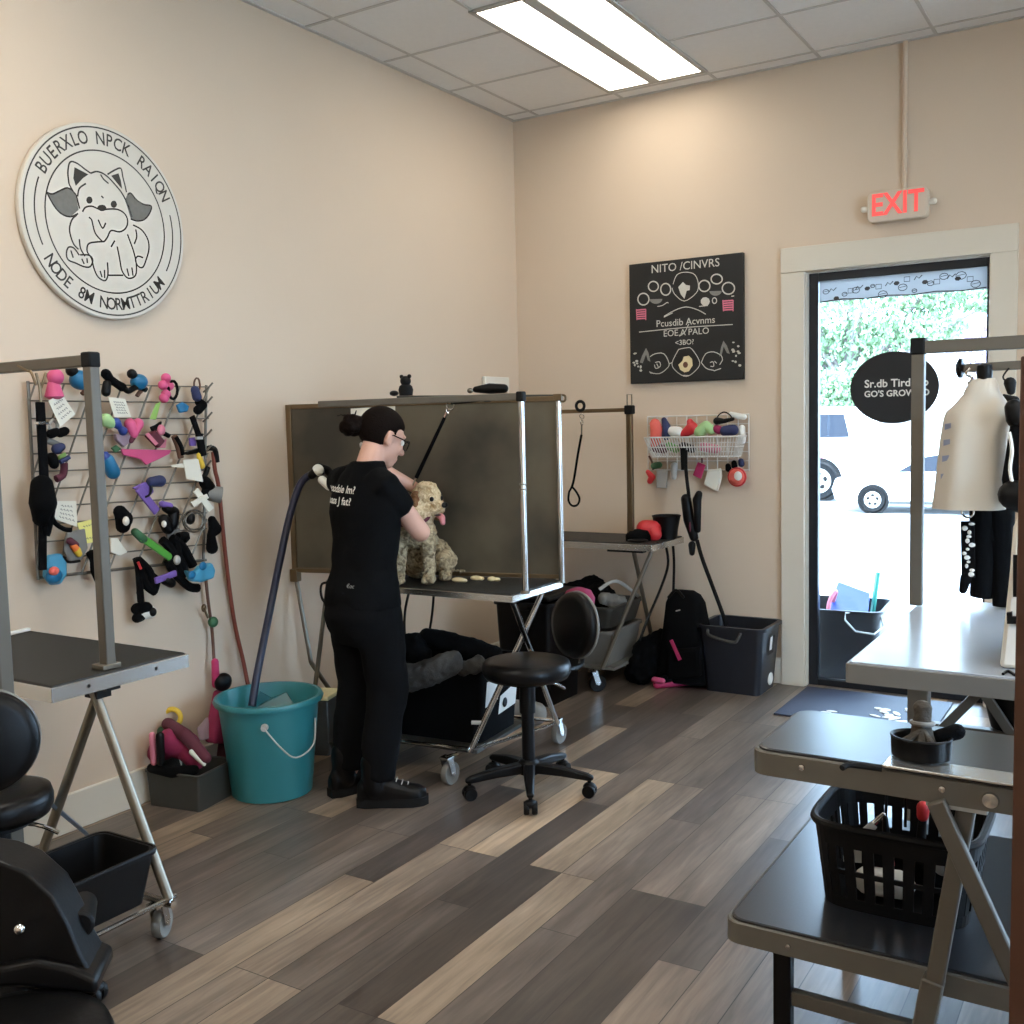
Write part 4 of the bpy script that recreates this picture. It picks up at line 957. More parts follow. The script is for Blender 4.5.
bp = n.new('ShaderNodeBump'); bp.inputs['Strength'].default_value = .9; bp.inputs['Distance'].default_value = .012; l.new(vo.outputs['Fac'], bp.inputs['Height']); l.new(bp.outputs[0], bs.inputs['Normal'])
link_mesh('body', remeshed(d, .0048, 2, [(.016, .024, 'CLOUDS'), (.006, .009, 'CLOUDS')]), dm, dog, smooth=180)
earm = pm('tan ear fur', (122, 84, 52), .9, var=.35, vscale=45, bump=.8, bscale=70)
for s in (-1, 1):
    e = MB().chain([dh(-.012, .060 * s, .03), dh(-.006, .076 * s, -.012), dh(.0, .072 * s, -.07)], [.018, .029, .022])
    link_mesh('ear', remeshed(e, .004, 2, [(.014, .018, 'CLOUDS')]), earm, dog, smooth=180)
    MB().ell(dh(.055, .03 * s, .017), (.009, .0105, .0105), DR, 12, 8).build('eye', M['blackg'], dog)
MB().ell(dh(.105, 0, -.004), (.012, .018, .013), DR, 14, 10).build('nose', M['blackg'], dog)
MB().ell(dh(.070, 0, -.050), (.026, .022, .007), DR, 14, 8).build('mouth', pm('dark dog lip', (52, 34, 30), .5), dog)
MB().chain([dh(.07, 0, -.052), dh(.092, 0, -.060), dh(.098, 0, -.082)], [.013, .014, .011]).build('tongue', pm('pink tongue', (206, 128, 132), .35), dog)
c0 = V((0, .05, .285)); MB().torus(c0, (0.1, .45, 1), .07, .008, 30).build('collar', M['maroon'], dog)
MB().ell(c0 + V((-.03, .085, -.035)), (.012, .006, .014)).build('collar_tag', M['rose'], dog)

for k, (x, y, lab) in enumerate(((459, 578, 'cream fur tuft at the dog hind foot on the table'), (476, 576, 'pale fur tuft lying on the table past the dog tail'), (492, 577, 'small pale fur tuft lying on the table near the silver post'))):
    c = atZ(x, y + 4, .834); mb = MB().ell(c + V((0, 0, .009)), (.036 - .008 * k, .02, .011)).ell(c + V((.02, .006, .007)), (.018, .014, .009))
    tag(mb.build('fur_tuft', M['cream'], smooth=60), lab, 'fur tuft', 'fur tufts on the dog table')

# ================================================================== TEAL BUCKET, HOSE, BINS
BC = V((-3.115, 3.055, 0))
t = thing('bucket', 'teal plastic bucket with wire handle beside the person', 'bucket', BC)
MB().lathe([(.155, 0), (.165, .004), (.205, .385), (.222, .388), (.226, .40), (.220, .412), (.206, .412), (.198, .395), (.158, .012), (.01, .01)], BC, seg=56).build('shell', M['teal'], t, world=True, smooth=50)
MB().lathe([(.19, .30), (.01, .305)], BC, seg=40).build('water', M['teali'], t, world=True)
m = MB()
for a in (2.2, 4.6, 5.6):
    m.prism([BC + V((math.cos(a + q) * r, math.sin(a + q) * r, z)) for q, r, z in ((-.5, .185, .31), (-.25, .19, .372), (.1, .186, .35), (.35, .188, .382), (.6, .18, .31))], (-.01 * math.cos(a), -.01 * math.sin(a), 0))
m.build('wet_liner', M['teali'], t, world=True)
hp = [atZ(270, 716, .352), ]
toC = V((.60, -.80, 0)); sd_ = V((.80, .60, 0))
p0 = BC + toC * .205 + sd_ * .01 + V((0, 0, .33)); MB().cyl(p0 - toC * .015, p0 + toC * .014 , .016, .013).build('handle_mount', M['lgrey'], t, world=True)
p1 = BC + (sd_ * .9 + toC * .44) * .212 + V((0, 0, .33))
MB().tube(smooth_path([p0 + toC * .012, p0 + toC * .02 + sd_ * .06 + V((0, 0, -.075)), p0 + toC * .012 + sd_ * .12 + V((0, 0, -.125)), p1 + toC * .04 + V((0, 0, -.10)), p1 + V((.01, 0, 0))], 5), .0035).build('wire_handle', M['lgrey'], t, world=True)
t = thing('hose', 'dark blue hose running from a white nozzle down into the teal bucket', 'hose', on(250, 696, 4.45))
hp = [on(324, 471, 4.62), on(312, 474, 4.62), on(300, 485, 4.62), on(290, 515, 4.6), on(280, 560, 4.56), on(268, 620, 4.5), on(257, 675, 4.42), on(252, 706, 4.38)]
MB().tube(smooth_path(hp, 6), .0165, 12).build('tube', M['hose'], t, world=True)
MB().ell(on(318, 470, 4.6), .026).cap(on(322, 480, 4.58), on(329, 486, 4.56), .019, .02).build('nozzle', M['white'], t, world=True)
MB().cap(on(312, 475, 4.6), on(316, 471, 4.6), .02, .02).build('cuff', M['black'], t, world=True)
tag(MB().chain([on(319, 466, 4.66), on(327, 470, 4.70), on(336, 480, 4.72)], [.014, .02, .018]).build('nozzle_holder', M['black']), 'black holder arm behind the white hose nozzle', 'holder')

t = thing('storage_bin', 'low dark grey bin of pink gear on the floor beside the teal bucket', 'bin', (-3.335, 2.815, 0), R_(10))
tub(.25, .21, .265, .225, .15, .006, .012, .008).build('shell', M['grey'], t)
MB().loop(rrect(.272, .232, .018, .148), .005, 6).build('rim', M['grey'], t)
def mk(name, mat, label, cat, mb, **k): return tag(mb.build(name, M[mat], **k), label, cat, k.get('group'))
def blob(px, py, w, r, m=None): return MB().ell(on(px, py, w), r, m)
wb = 4.18
mk('pet_coat', 'magenta', 'hot pink pet coat crumpled on top of the grey bin', 'pet coat', MB().chain([on(158, 752, wb + .1), on(172, 742, wb + .05), on(186, 746, wb + .05), on(196, 760, wb + .02)], [.045, .06, .058, .04]), smooth=60)
mk('pet_coat', 'maroon', 'maroon padded strap lying across the pink coat in the grey bin', 'strap', MB().chain([on(168, 724, wb + .1), on(186, 736, wb), on(206, 758, wb - .04)], [.026, .028, .022]), smooth=60)
mk('toy_pouch', 'yellow', 'yellow rimmed maroon pouch peeking out of the grey bin', 'pouch', MB().torus(on(172, 718, wb + .16), (.5, -.8, .2), .036, .011, 24))
mk('toy', 'dgreen', 'green and yellow toy at the wall side of the grey bin', 'toy', MB().chain([on(146, 735, wb + .14), on(152, 727, wb + .14), on(160, 732, wb + .14)], [.026, .03, .024]), smooth=60)
mk('brush', 'rose', 'pale pink brush standing in the grey bin', 'brush', MB().cap(on(152, 735, wb - .02), on(154, 762, wb - .02), .012, .014))
mk('brush', 'black', 'black brush standing in the grey bin beside the pale pink one', 'brush', MB().cap(on(160, 736, wb - .03), on(161, 762, wb - .03), .017, .016))
mk('bottle', 'white', 'small white bottle lying at the front of the grey bin', 'bottle', MB().cap(on(192, 752, wb - .04), on(204, 764, wb - .05), .012, .009))
mk('grooming_glove', 'blackf', 'black gloves filling the front of the grey bin', 'gloves', MB().chain([on(152, 768, wb), on(172, 772, wb - .03), on(194, 770, wb - .03)], [.02, .024, .02]), smooth=60)
# things hanging beside the bucket
mk('leash', 'rust', 'rust brown leash hanging from the black hook at the rack edge', 'leash', MB().tube(smooth_path([WL(213, 452, .05), WL(215, 470, .05), WL(219, 490, .04), WL(226, 560, .03), WL(234, 620, .03), WL(243, 660, .035), WL(249, 690, .05)], 5), .009))
mk('wall_hook', 'blackm', 'black hook holding the rust brown leash', 'hook', MB().tube(smooth_path([WL(207, 449, .012), WL(210, 448, .05), WL(215, 450, .06), WL(217, 462, .055)], 4), [.012] * 13))
mk('leash', 'brown', 'thin dark leash hanging below the rack to the pink bag', 'leash', MB().tube(smooth_path([WL(205, 570, .04), WL(208, 600, .04), WL(212, 630, .04), WL(214, 660, .05)], 4), .007))
mk('leash_clip', 'tan', 'brass clip on the thin dark leash', 'clip', MB().torus(WL(204, 608, .05), (1, .3, 0), .014, .004, 14).tube([WL(204, 608, .05), WL(208, 618, .05)], .005))
mk('bag_dispenser', 'dgreen', 'small dark green pouch hanging on the thin dark leash', 'pouch', MB().ell(WL(213, 622, .06), (.02, .024, .024)))
t = thing('bag', 'magenta and black bag leaning on the wall behind the teal bucket', 'bag', WL(216, 758, .12))
MB().chain([WL(215, 662, .06), WL(216, 684, .06)], [.016, .018]).build('handle', M['hot'], t, world=True)
MB().ell(WL(223, 682, .075), (.03, .045, .04)).build('round_cap', M['black'], t, world=True)
MB().prism([WL(212, 690, .03), WL(222, 688, .03), WL(224, 715, .06), WL(216, 742, .09), WL(203, 742, .09), WL(207, 715, .06)], (.07, 0, 0)).build('body', M['magenta'], t, world=True, bevel=.015, bseg=3)
MB().prism([WL(222, 694, .03), WL(232, 705, .05), WL(236, 765, .11), WL(214, 765, .11), WL(218, 735, .08)], (.06, 0, 0)).build('flap', M['maroon'], t, world=True, bevel=.012, bseg=3)
mk('towel', 'mauve', 'striped grey towel hanging between the bin and the magenta bag', 'towel', MB().prism([WL(196, 728, .05), WL(206, 716, .05), WL(209, 738, .09), WL(198, 740, .09)], (.03, 0, 0)), bevel=.008)

# under the dog table: black tote with clothes
t = thing('tote', 'black tote with white stickers on the lower shelf of the dog table', 'tote', (-2.70, 3.80, .131), R_(5))
tub(.46, .36, .50, .40, .33, .012, .04, .012).build('shell', M['blackf'], t)
fx = .252
for (y0, y1, za, zb_, nm) in ((-.14, -.02, .20, .295, 'sticker'), (-.02, .15, .14, .235, 'sticker')):
    MB().add([(fx - .012, y0, za - .05), (fx - .012, y1, za - .04), (fx - .0, y1, zb_ - .03), (fx - .0, y0, zb_ - (.03 if y0 < -.1 else .06))], [(0, 1, 2, 3)]).build(nm, M['white'], t, smooth=0)
MB().ell((fx - .003, .03, .135), (.004, .022, .022)).build('sticker_mark', M['black'], t)
tb = lambda px, py, w: on(px, py, w)
def heap(name, mat, label, cat, pts, rr, vox=.01, d_=.02, group=None):
    m = MB().chain(pts, rr); me = remeshed(m, vox, 3, [(d_ * 1.7, .07, 'CLOUDS'), (d_ * .9, .025, 'CLOUDS')])
    lo = V((min(v.co.x for v in me.vertices), min(v.co.y for v in me.vertices), min(v.co.z for v in me.vertices))); hi_ = V((max(v.co.x for v in me.vertices), max(v.co.y for v in me.vertices), 0))
    o = V(((lo.x + hi_.x) / 2, (lo.y + hi_.y) / 2, lo.z)); me.transform(Matrix.Translation(-o))
    return tag(link_mesh(name, me, M[mat], None, o, 180), label, cat, group)
heap('towel', 'dgrey', 'dark grey towel draped over the front of the black tote', 'towel', [tb(392, 672, 4.42), tb(412, 678, 4.38), tb(432, 672, 4.36), tb(452, 662, 4.36)], [.05, .06, .06, .05])
heap('rolled_towel', 'blackf', 'rolled black towel lying across the top of the tote', 'towel', [tb(428, 637, 4.58), tb(452, 642, 4.55), tb(478, 650, 4.52), tb(494, 655, 4.5)], [.042, .045, .045, .04], .009, .01)
heap('pet_clothes', 'blackf', 'black clothes heaped at the groomer side of the tote', 'clothes', [tb(400, 652, 4.55), tb(412, 646, 4.55), tb(420, 656, 4.5)], [.055, .06, .05])
heap('pet_clothes', 'dgrey', 'grey cloth bundle beside the stool seat in the tote', 'clothes', [tb(464, 668, 4.42), tb(478, 664, 4.42)], [.035, .035])
mk('cable', 'black', 'black cable hanging under the dog table next to the trousers', 'cable', MB().tube(smooth_path([on(409, 592, 4.5), on(405, 612, 4.55), on(405, 636, 4.6), on(410, 660, 4.6)], 5), .006))
mk('cable', 'black', 'second black cable hanging under the dog table by the wall', 'cable', MB().tube(smooth_path([on(434, 592, 4.7), on(432, 615, 4.75), on(428, 640, 4.8)], 5), .006))
mk('cable', 'black', 'black cable looping below the splash panel at its foot rail', 'cable', MB().tube(smooth_path([on(334, 583, 4.8), on(322, 584, 4.82), on(322, 598, 4.82), on(330, 608, 4.8)], 5), .006))
t = thing('floor_box', 'dark box with pale yellowish lid behind the teal bucket', 'box', (-3.30, 3.56, 0), .3)
MB().box((0, 0, .13), (.15, .15, .26)).build('body', M['grey'], t, bevel=.006)
MB().box((0, 0, .272), (.16, .16, .02)).build('lid', pm('pale yellowish card', (196, 184, 140), .7), t, bevel=.004)
mk('dust_vacuum', 'grey', 'dark grey low machine on the floor behind the legs', 'machine', MB().box((-3.22, 3.92, .11), (.34, .3, .22), .1), bevel=.03, bseg=3)
mk('bag_roll', 'mgrey', 'grey bundle lying on the floor under the dog table', 'bundle', MB().cap((-2.95, 4.3, .065), (-2.6, 4.36, .065), .065, .06))

# between the two tables
t = thing('crate', 'large black crate standing between the two tables', 'crate', (-2.86, 4.86, 0))
tub(.30, .34, .34, .38, .56, .015, .03, .02).build('shell', M['black'], t)
MB().box((0, 0, .585), (.34, .38, .03)).build('lid', M['black'], t, bevel=.01)
MB().bar((-.05, -.195, .53), (.05, -.195, .53), .02, .02).build('handle', M['black'], t, bevel=.004)
heap('pet_clothes', 'dgrey', 'dark cloth heap on the black crate lid', 'clothes', [(-2.95, 4.83, .64), (-2.86, 4.87, .65), (-2.78, 4.83, .64)], [.04, .05, .04])
# lower shelf of the back table
t = thing('basket', 'grey tray basket holding cords on the back table shelf', 'basket', (-2.80, 5.36, .135))
tub(.40, .36, .46, .42, .20, .008, .03, .016).build('shell', M['mgrey'], t)
tub(.42, .38, .47, .43, .12, .008, .03, .016).xf(Matrix.Translation((0, .0, .215))).build('upper_tray', M['grey'], t)
heap('cord_bundle', 'blackf', 'tangled black cords in the grey tray basket', 'cords', [(-2.95, 5.32, .50), (-2.8, 5.4, .52), (-2.68, 5.32, .5)], [.06, .075, .06], .01, .03)
heap('pet_clothes', 'mgrey', 'pale grey cloth over the corner of the tray basket', 'clothes', [(-2.66, 5.26, .50), (-2.60, 5.36, .47)], [.04, .04])
mk('shoe_rest', 'lgrey', 'pale curved bar sticking out of the grey tray basket', 'bar', MB().tube(smooth_path([(-2.67, 5.22, .56), (-2.60, 5.3, .60), (-2.52, 5.42, .50)], 5), .010))
mk('cap', 'magenta', 'dark red cap lying behind the stool backrest', 'cap', MB().lathe([(.075, 0), (.078, .03), (.06, .065), (.02, .08)], on(579, 604, 5.0)), smooth=60)
# on the back table
t = thing('cap', 'red and black cap resting on the back table', 'cap', (-2.475, 5.35, .834))
MB().lathe([(.07, 0), (.072, .03), (.055, .06), (.01, .068)], (-2.475, 5.33, .834)).build('crown', M['blackf'], t, world=True, smooth=60)
MB().chain([(-2.455, 5.38, .90), (-2.42, 5.40, .895), (-2.395, 5.38, .87)], [.05, .052, .04]).build('lining', M['red'], t, world=True, smooth=60)
MB().ell((-2.45, 5.27, .845), (.06, .05, .01)).build('brim', M['black'], t, world=True)
t = thing('pot', 'black flared pot behind the red cap on the back table', 'pot', (-2.375, 5.5, .836))
MB().lathe([(.06, 0), (.065, .05), (.082, .13), (.076, .13), (.055, .01)], (-2.375, 5.5, .836)).build('shell', M['black'], t, world=True)
MB().torus((-2.375, 5.5, .965), (0, 0, 1), .08, .004).build('rim', M['black'], t, world=True)
mk('power_cord', 'black', 'black cord drooping from the back table to the backpack', 'cord', MB().tube(smooth_path([on(666, 546, 5.9), on(668, 565, 5.9), on(660, 590, 5.9), on(648, 618, 5.85), on(640, 640, 5.8)], 5), .008))
mk('power_cord', 'black', 'second black cord hanging straight down behind the backpack', 'cord', MB().tube(smooth_path([on(673, 546, 5.95), on(674, 565, 5.95), on(673, 600, 5.95)], 5), .008))

# backpack, shoe, dark bin
BP = V((-2.27, 5.44, 0))
t = thing('backpack', 'black backpack with pink strap standing by the dark bin', 'backpack', (BP.x, BP.y, .04))
def bx_(px, py, y=5.36): return atY(px, py, y)
m = MB()
rs = []
for py, a, b_, dep in ((684, 651, 703, .2), (660, 654, 704, .22), (630, 659, 701, .2), (605, 661, 697, .15), (597, 664, 693, .1), (593, 670, 687, .05)):
    A_, B_ = bx_(a, py), bx_(b_, py); c = (A_ + B_) / 2; hw_ = (B_ - A_).length / 2
    rs.append([V((c.x + hw_ * math.copysign(abs(math.cos(q)) ** .6, math.cos(q)), c.y + .1 + dep / 2 * math.copysign(abs(math.sin(q)) ** .6, math.sin(q)), c.z)) for q in [2 * PI * k / 28 for k in range(28)]])
m.rings(rs).build('body', M['blackf'], t, world=True, smooth=60)
MB().prism([bx_(668, 650, 5.33), bx_(698, 648, 5.33), bx_(699, 678, 5.33), bx_(666, 680, 5.33)], (0, .06, 0)).build('front_pocket', M['blackf'], t, world=True, bevel=.015, bseg=3)
MB().tube(smooth_path([bx_(668, 598, 5.40), bx_(676, 590, 5.42), bx_(684, 598, 5.40)], 4), .008).build('top_loop', M['black'], t, world=True)
MB().bar(bx_(671, 640, 5.315), bx_(680, 660, 5.315), .022, .006, (0, 1, 0)).build('pink_strap', M['hot'], t, world=True, bevel=.002)
MB().bar(bx_(676, 611, 5.33), bx_(680, 610, 5.33), .006, .008, (0, 1, 0)).build('badge', M['lgrey'], t, world=True)
heap('jacket', 'blackf', 'black jacket slumped on the floor against the backpack', 'jacket', [(-2.50, 5.40, .07), (-2.46, 5.42, .18), (-2.40, 5.46, .27)], [.09, .085, .05], .012, .03)
t = thing('shoe', 'pink sole sneaker lying in front of the black backpack', 'shoe', atZ(676, 688, 0))
a_, b_ = atZ(652, 688, .0), atZ(706, 684, .0)
MB().cap(a_ + V((.03, 0, .022)), b_ + V((0, 0, .02)), .022, .018).build('sole', M['hot'], t, world=True)
MB().chain([a_ + V((.05, .02, .045)), a_.lerp(b_, .5) + V((0, .02, .05)), b_ + V((-.02, .02, .06))], [.025, .03, .035]).build('upper', M['blackf'], t, world=True, smooth=60)
mk('toy', 'pink', 'small pink toy on the tip of the sneaker', 'toy', MB().cap(a_ + V((.02, -.01, .052)), a_ + V((.07, -.01, .05)), .018, .016))
t = thing('waste_bin', 'dark navy bin with lip handle between the backpack and the door', 'bin', (-1.955, 5.535, 0))
tub(.31, .28, .37, .33, .375, .008, .035, .018).build('shell', M['navy'], t)
MB().tube(smooth_path([(-.12, -.175, .352), (-.10, -.195, .325), (.03, -.20, .30), (.06, -.195, .32), (.07, -.18, .35)], 5), .009).build('handle', M['grey'], t)
MB().add([(.1765, -.05, .21), (.1765, .05, .21), (.186, .05, .31), (.186, -.05, .31)], [(0, 1, 2, 3)]).build('recess', M['black'], t, smooth=0)
MB().add([(.1805, -.03, .235), (.1805, .01, .235), (.1872, .01, .31), (.1872, -.03, .31)], [(0, 1, 2, 3)]).build('sticker', M['white'], t, smooth=0)
MB().ell((.163, .04, .06), (.006, .045, .035)).build('paper_patch', M['white'], t)
mk('floor_mat', 'mat', 'flat dark mat on the floor in front of the glass door', 'mat', MB().bbox((-1.62, 5.09, .001), (-.86, 5.70, .010)), bevel=.003)
fl = MB(); rd = random.Random(8)
for k in range(16):
    c = atZ(868 + rd.random() * 46, 708 + rd.random() * 14, .014); c = V((min(c.x, -.9), max(c.y, 5.13), .0125)); fl.ell(c, (.02 + rd.random() * .03, .012 + rd.random() * .015, .004), Matrix.Rotation(rd.random() * 3, 3, 'Z'), 8, 5)
for q in ((826, 712), (832, 711)): c = atZ(*q, .014); fl.ell((c.x, max(c.y, 5.13), .0125), (.03, .014, .004), None, 8, 5)
tag(fl.build('hair_clippings', M['white']), 'scattered white hair clippings on the dark door mat', 'hair clippings', kind='stuff')
# ================================================================== WALL SIGN
SC_ = V((LX, 2.658, 2.322)); SRAD = .369
t = thing('wall_sign', 'round off white wall sign with line drawing of a sitting pup', 'sign', (LX, 2.658, 2.322 - SRAD))
MB().lathe([(SRAD - .003, .004), (SRAD, .008), (SRAD, .026), (SRAD - .004, .03)], SC_, (1, 0, 0), 96).build('disc', M['signw'], t, world=True)
sx = LX + .0308
def S(r, a): return V((sx, SC_.y + r * math.cos(a), SC_.z + r * math.sin(a)))
m = MB()
for r in (SRAD * .955, SRAD * .725): m.ribbon([S(r, 2 * PI * k / 96) for k in range(96)], .0055, (1, 0, 0), True)
for a0, a1 in ((R_(157), R_(203)), (R_(14), R_(-30))): m.ribbon([S(SRAD * .84, a0 + (a1 - a0) * k / 16) for k in range(17)], .0055, (1, 0, 0))
m.build('ring_lines', M['line'], t, world=True, smooth=0)
m = MB()
def arc_text(m, s, a0, a1, rad, size, flip):
    n = len(s)
    for i, ch in enumerate(s):
        if ch == ' ': continue
        a = a0 + (a1 - a0) * i / (n - 1); c = text_mb(ch, size, 0, .0007); c.xf(Matrix.Diagonal((.84, 1, 1, 1)))
        rdir = V((0, math.cos(a), math.sin(a))); tdir = V((0, math.sin(a), -math.cos(a)))
        if flip: rdir, tdir = -rdir, -tdir
        c.xf(frame_m(S(rad, a), tdir, rdir)); m.join(c)
arc_text(m, 'BUERXLO NPCK RAIQN', R_(150), R_(28), SRAD * .845, .068, False)
arc_text(m, 'NODE 8M NORMTTRIUM', R_(214), R_(318), SRAD * .845, .066, True)
m.build('lettering', M['line'], t, world=True, smooth=0)
def lg(x, y, o=0.0):
    p = WL(x * .24414, 100 + y * .24414, 0.0308); p.x = sx + o; return p
def lgs(pts, n=4): return smooth_path([lg(*p) for p in pts], n)
m = MB()
for g in ([(192, 378), (215, 385), (245, 372), (275, 360), (300, 375), (312, 390), (322, 450), (290, 478), (258, 470), (230, 445), (205, 405)],
          [(520, 390), (535, 382), (560, 410), (590, 428), (620, 435), (612, 465), (590, 490), (560, 495), (535, 485), (522, 440), (512, 412)]): m.poly([lg(*p) for p in g])
m.build('grey_fill', M['fillg'], t, world=True, smooth=0)
m = MB()
for g in ([(305, 275), (300, 320), (310, 352), (340, 320), (362, 305)], [(455, 310), (485, 300), (495, 330), (500, 365), (475, 335)],
          [(366 + 13 * math.cos(a * .6), 410 + 15 * math.sin(a * .6)) for a in range(10)], [(466 + 13 * math.cos(a * .6), 427 + 15 * math.sin(a * .6)) for a in range(10)],
          [(417 + 19 * math.cos(a * .6), 441 + 12 * math.sin(a * .6)) for a in range(10)]): m.poly([lg(*p, .0004) for p in g])
for g in ([(283, 345), (278, 300), (283, 262), (295, 252), (320, 262), (350, 285), (372, 300)], [(283, 345), (300, 375), (312, 388)], [(440, 305), (470, 287), (495, 280), (503, 315), (512, 350), (518, 378)],
          [(372, 300), (395, 293), (420, 300), (445, 318), (470, 345), (495, 375), (515, 410), (530, 445), (540, 480)], [(318, 395), (325, 362), (352, 342)], [(312, 388), (320, 420), (326, 445)],
          [(192, 378), (215, 385), (245, 372), (275, 360), (300, 372)], [(192, 378), (205, 405), (230, 445), (258, 470), (290, 478), (320, 465)], [(522, 388), (536, 382), (560, 410), (590, 428), (620, 435), (612, 465), (590, 490), (560, 495), (535, 487)],
          [(415, 393), (424, 402)], [(412, 305), (425, 325), (445, 342)], [(338, 458), (350, 440), (375, 435), (400, 445), (417, 452), (440, 447), (480, 448), (510, 465), (523, 495), (515, 525), (490, 540), (455, 535), (440, 562), (425, 580), (410, 570), (390, 545), (380, 510), (375, 490), (364, 480)],
          [(402, 490), (420, 525), (433, 503)], [(315, 470), (295, 490), (285, 525), (290, 560), (303, 592), (322, 612)], [(325, 570), (330, 608), (348, 640)],
          [(425, 580), (390, 582), (362, 590), (357, 620), (375, 650), (385, 690), (402, 725), (430, 740), (442, 715), (440, 665)], [(480, 600), (490, 650), (500, 700), (525, 730), (555, 718), (558, 670), (547, 620), (533, 580), (522, 550)],
          [(455, 602), (470, 576)], [(444, 718), (505, 718)], [(325, 636), (302, 606), (280, 604), (272, 630), (280, 655), (310, 668), (345, 683), (370, 682), (380, 655), (365, 636), (328, 634)],
          [(290, 616), (300, 646)], [(335, 650), (345, 672)], [(356, 648), (358, 668)], [(545, 512), (580, 532), (605, 570), (610, 610), (600, 650), (585, 685), (565, 680), (555, 655), (565, 640), (586, 646)],
          [(556, 530), (560, 560), (550, 590)], [(410, 700), (418, 726)], [(428, 696), (429, 730)], [(520, 690), (528, 722)], [(540, 686), (545, 720)]):
    m.ribbon(lgs(g), .0062, (1, 0, 0))
m.build('pup_drawing', M['line'], t, world=True, smooth=0)

# ================================================================== CHALKBOARD
tl, tr_, bl, br_ = WB(631.5, 265), WB(745, 253), WB(632, 384), WB(745, 379.5)
bx0, bx1 = (tl.x + bl.x) / 2, (tr_.x + br_.x) / 2; bz0, bz1 = (bl.z + br_.z) / 2, (tl.z + tr_.z) / 2
t = thing('chalkboard', 'black chalkboard with chalk drawings and writing on the back wall', 'chalkboard', ((bx0 + bx1) / 2, BY, bz0))
MB().bbox((bx0, BY - .03, bz0), (bx1, BY, bz1)).build('board', M['board'], t, world=True, bevel=.004)
by = BY - .0312; NB = (0, -1, 0)
def cb(x, y):
    p = WB(620 + x * .14648, 230 + y * .14648, .031); p.y = by; return p
def cbs(pts, n=4): return smooth_path([cb(*p) for p in pts], n)
def cell(cx, cy, rx, ry, n=22, a0=0, a1=2 * PI): return [cb(cx + rx * math.cos(a0 + (a1 - a0) * k / n), cy + ry * math.sin(a0 + (a1 - a0) * k / n)) for k in range(n)]
m = MB()
for c in ((228, 385, 34, 34), (312, 405, 34, 40), (160, 472, 38, 40), (660, 335, 38, 33), (576, 382, 38, 38), (740, 398, 42, 40)): m.ribbon(cell(*c), .0075, NB, True)
for g in ([(362, 370), (390, 305), (450, 288), (510, 305), (535, 370), (520, 430), (440, 485), (375, 440), (355, 395)], [(400, 815), (450, 805), (490, 812), (545, 905), (510, 965), (450, 1000), (385, 965), (355, 910), (400, 815)]):
    m.ribbon(cbs(g), .0045, NB)
for g in ([(300, 590), (370, 550), (450, 525), (530, 545), (585, 575)], [(300, 595), (360, 565)], [(130, 697), (450, 665), (770, 645)], [(540, 522), (600, 515)], [(255, 522), (290, 515), (320, 495), (330, 500)],
          [(205, 865), (240, 845), (300, 845), (335, 910), (320, 945), (270, 980), (205, 975)], [(555, 905), (585, 845), (640, 832), (690, 855)], [(555, 905), (590, 945), (640, 958)], [(335, 915), (355, 905)],
          [(240, 905), (270, 900), (275, 930), (245, 945), (235, 920)], [(250, 912), (262, 935)], [(615, 905), (635, 900), (640, 930), (618, 930)], [(645, 895), (660, 910)], [(430, 992), (475, 994)], [(760, 452), (780, 450)], [(640, 962), (690, 945)], [(200, 968), (230, 980)]):
    m.ribbon(cbs(g, 3), .005, NB)
m.ribbon(cbs([(470, 640), (440, 700), (405, 725)], 3), .005, NB); m.ribbon(cbs([(690, 855), (700, 885), (680, 920)], 3), .005, NB)
rd = random.Random(11)
for k in range(11):
    for cx, cy, s in ((115, 880, 1), (790, 840, 1)):
        x = cx + rd.uniform(-24, 28); y = cy + rd.uniform(-75, 85); m.poly(cell(x, y, 6 + rd.random() * 6, 5 + rd.random() * 6, 7))
m.poly(cell(582, 488, 32, 30, 9)); m.ribbon(cell(645, 482, 15, 20, 10), .006, NB, True)
m.poly([cb(*p) for p in ((398, 390), (430, 355), (450, 375), (478, 380), (476, 410), (455, 415), (440, 470), (415, 440))])
m.build('chalk_drawing', M['chalk'], t, world=True, smooth=0)
m = MB()
for c in ((245, 470, 44, 34), (652, 415, 42, 34)): m.poly(cell(*c, 14, 0, PI * 1.05))
for g in ([(135, 905), (150, 860), (178, 805), (195, 840), (208, 900), (190, 890), (178, 850), (155, 910)], [(678, 865), (690, 800), (706, 755), (730, 790), (750, 845), (730, 840), (708, 795), (695, 850)]): m.poly([cb(*p) for p in g])
m.build('grey_chalk', M['chalkg'], t, world=True, smooth=0)
m = MB()
for x0, y0, x1, y1 in ((112, 540, 176, 615), (702, 478, 772, 555)):
    for k in range(5):
        yy = y0 + (y1 - y0) * (k + .5) / 5; m.ribbon([cb(x0 + (3 if k % 2 else 0), yy), cb((x0 + x1) / 2, yy - 3), cb(x1, yy - 5)], .0085, NB)
    m.ribbon([cb(x0, y0), cb(x0 + 4, y1)], .006, NB); m.ribbon([cb(x1, y0), cb(x1, y1)], .006, NB)
m.build('pink_chalk', M['chalkp'], t, world=True, smooth=0)
m = MB(); m.poly([cb(*p) for p in ((398, 920), (425, 895), (435, 865), (470, 858), (492, 880), (496, 925), (470, 965), (440, 972), (412, 955))]); m.build('cream_chalk', M['cream'], t, world=True, smooth=0)
m = MB(); 
p = cb(447, 920); m.poly([p + V((math.cos(a * .7) * .016, -.0004, math.sin(a * .7) * .018)) for a in range(9)]); m.build('brown_chalk', M['brown'], t, world=True, smooth=0)
m = MB()
def txt_on(m, s, xy, size, u, w, fnp, bold=.0002): c = text_mb(s, size, 0, bold); c.xf(frame_m(fnp(*xy), u, w)); m.join(c)
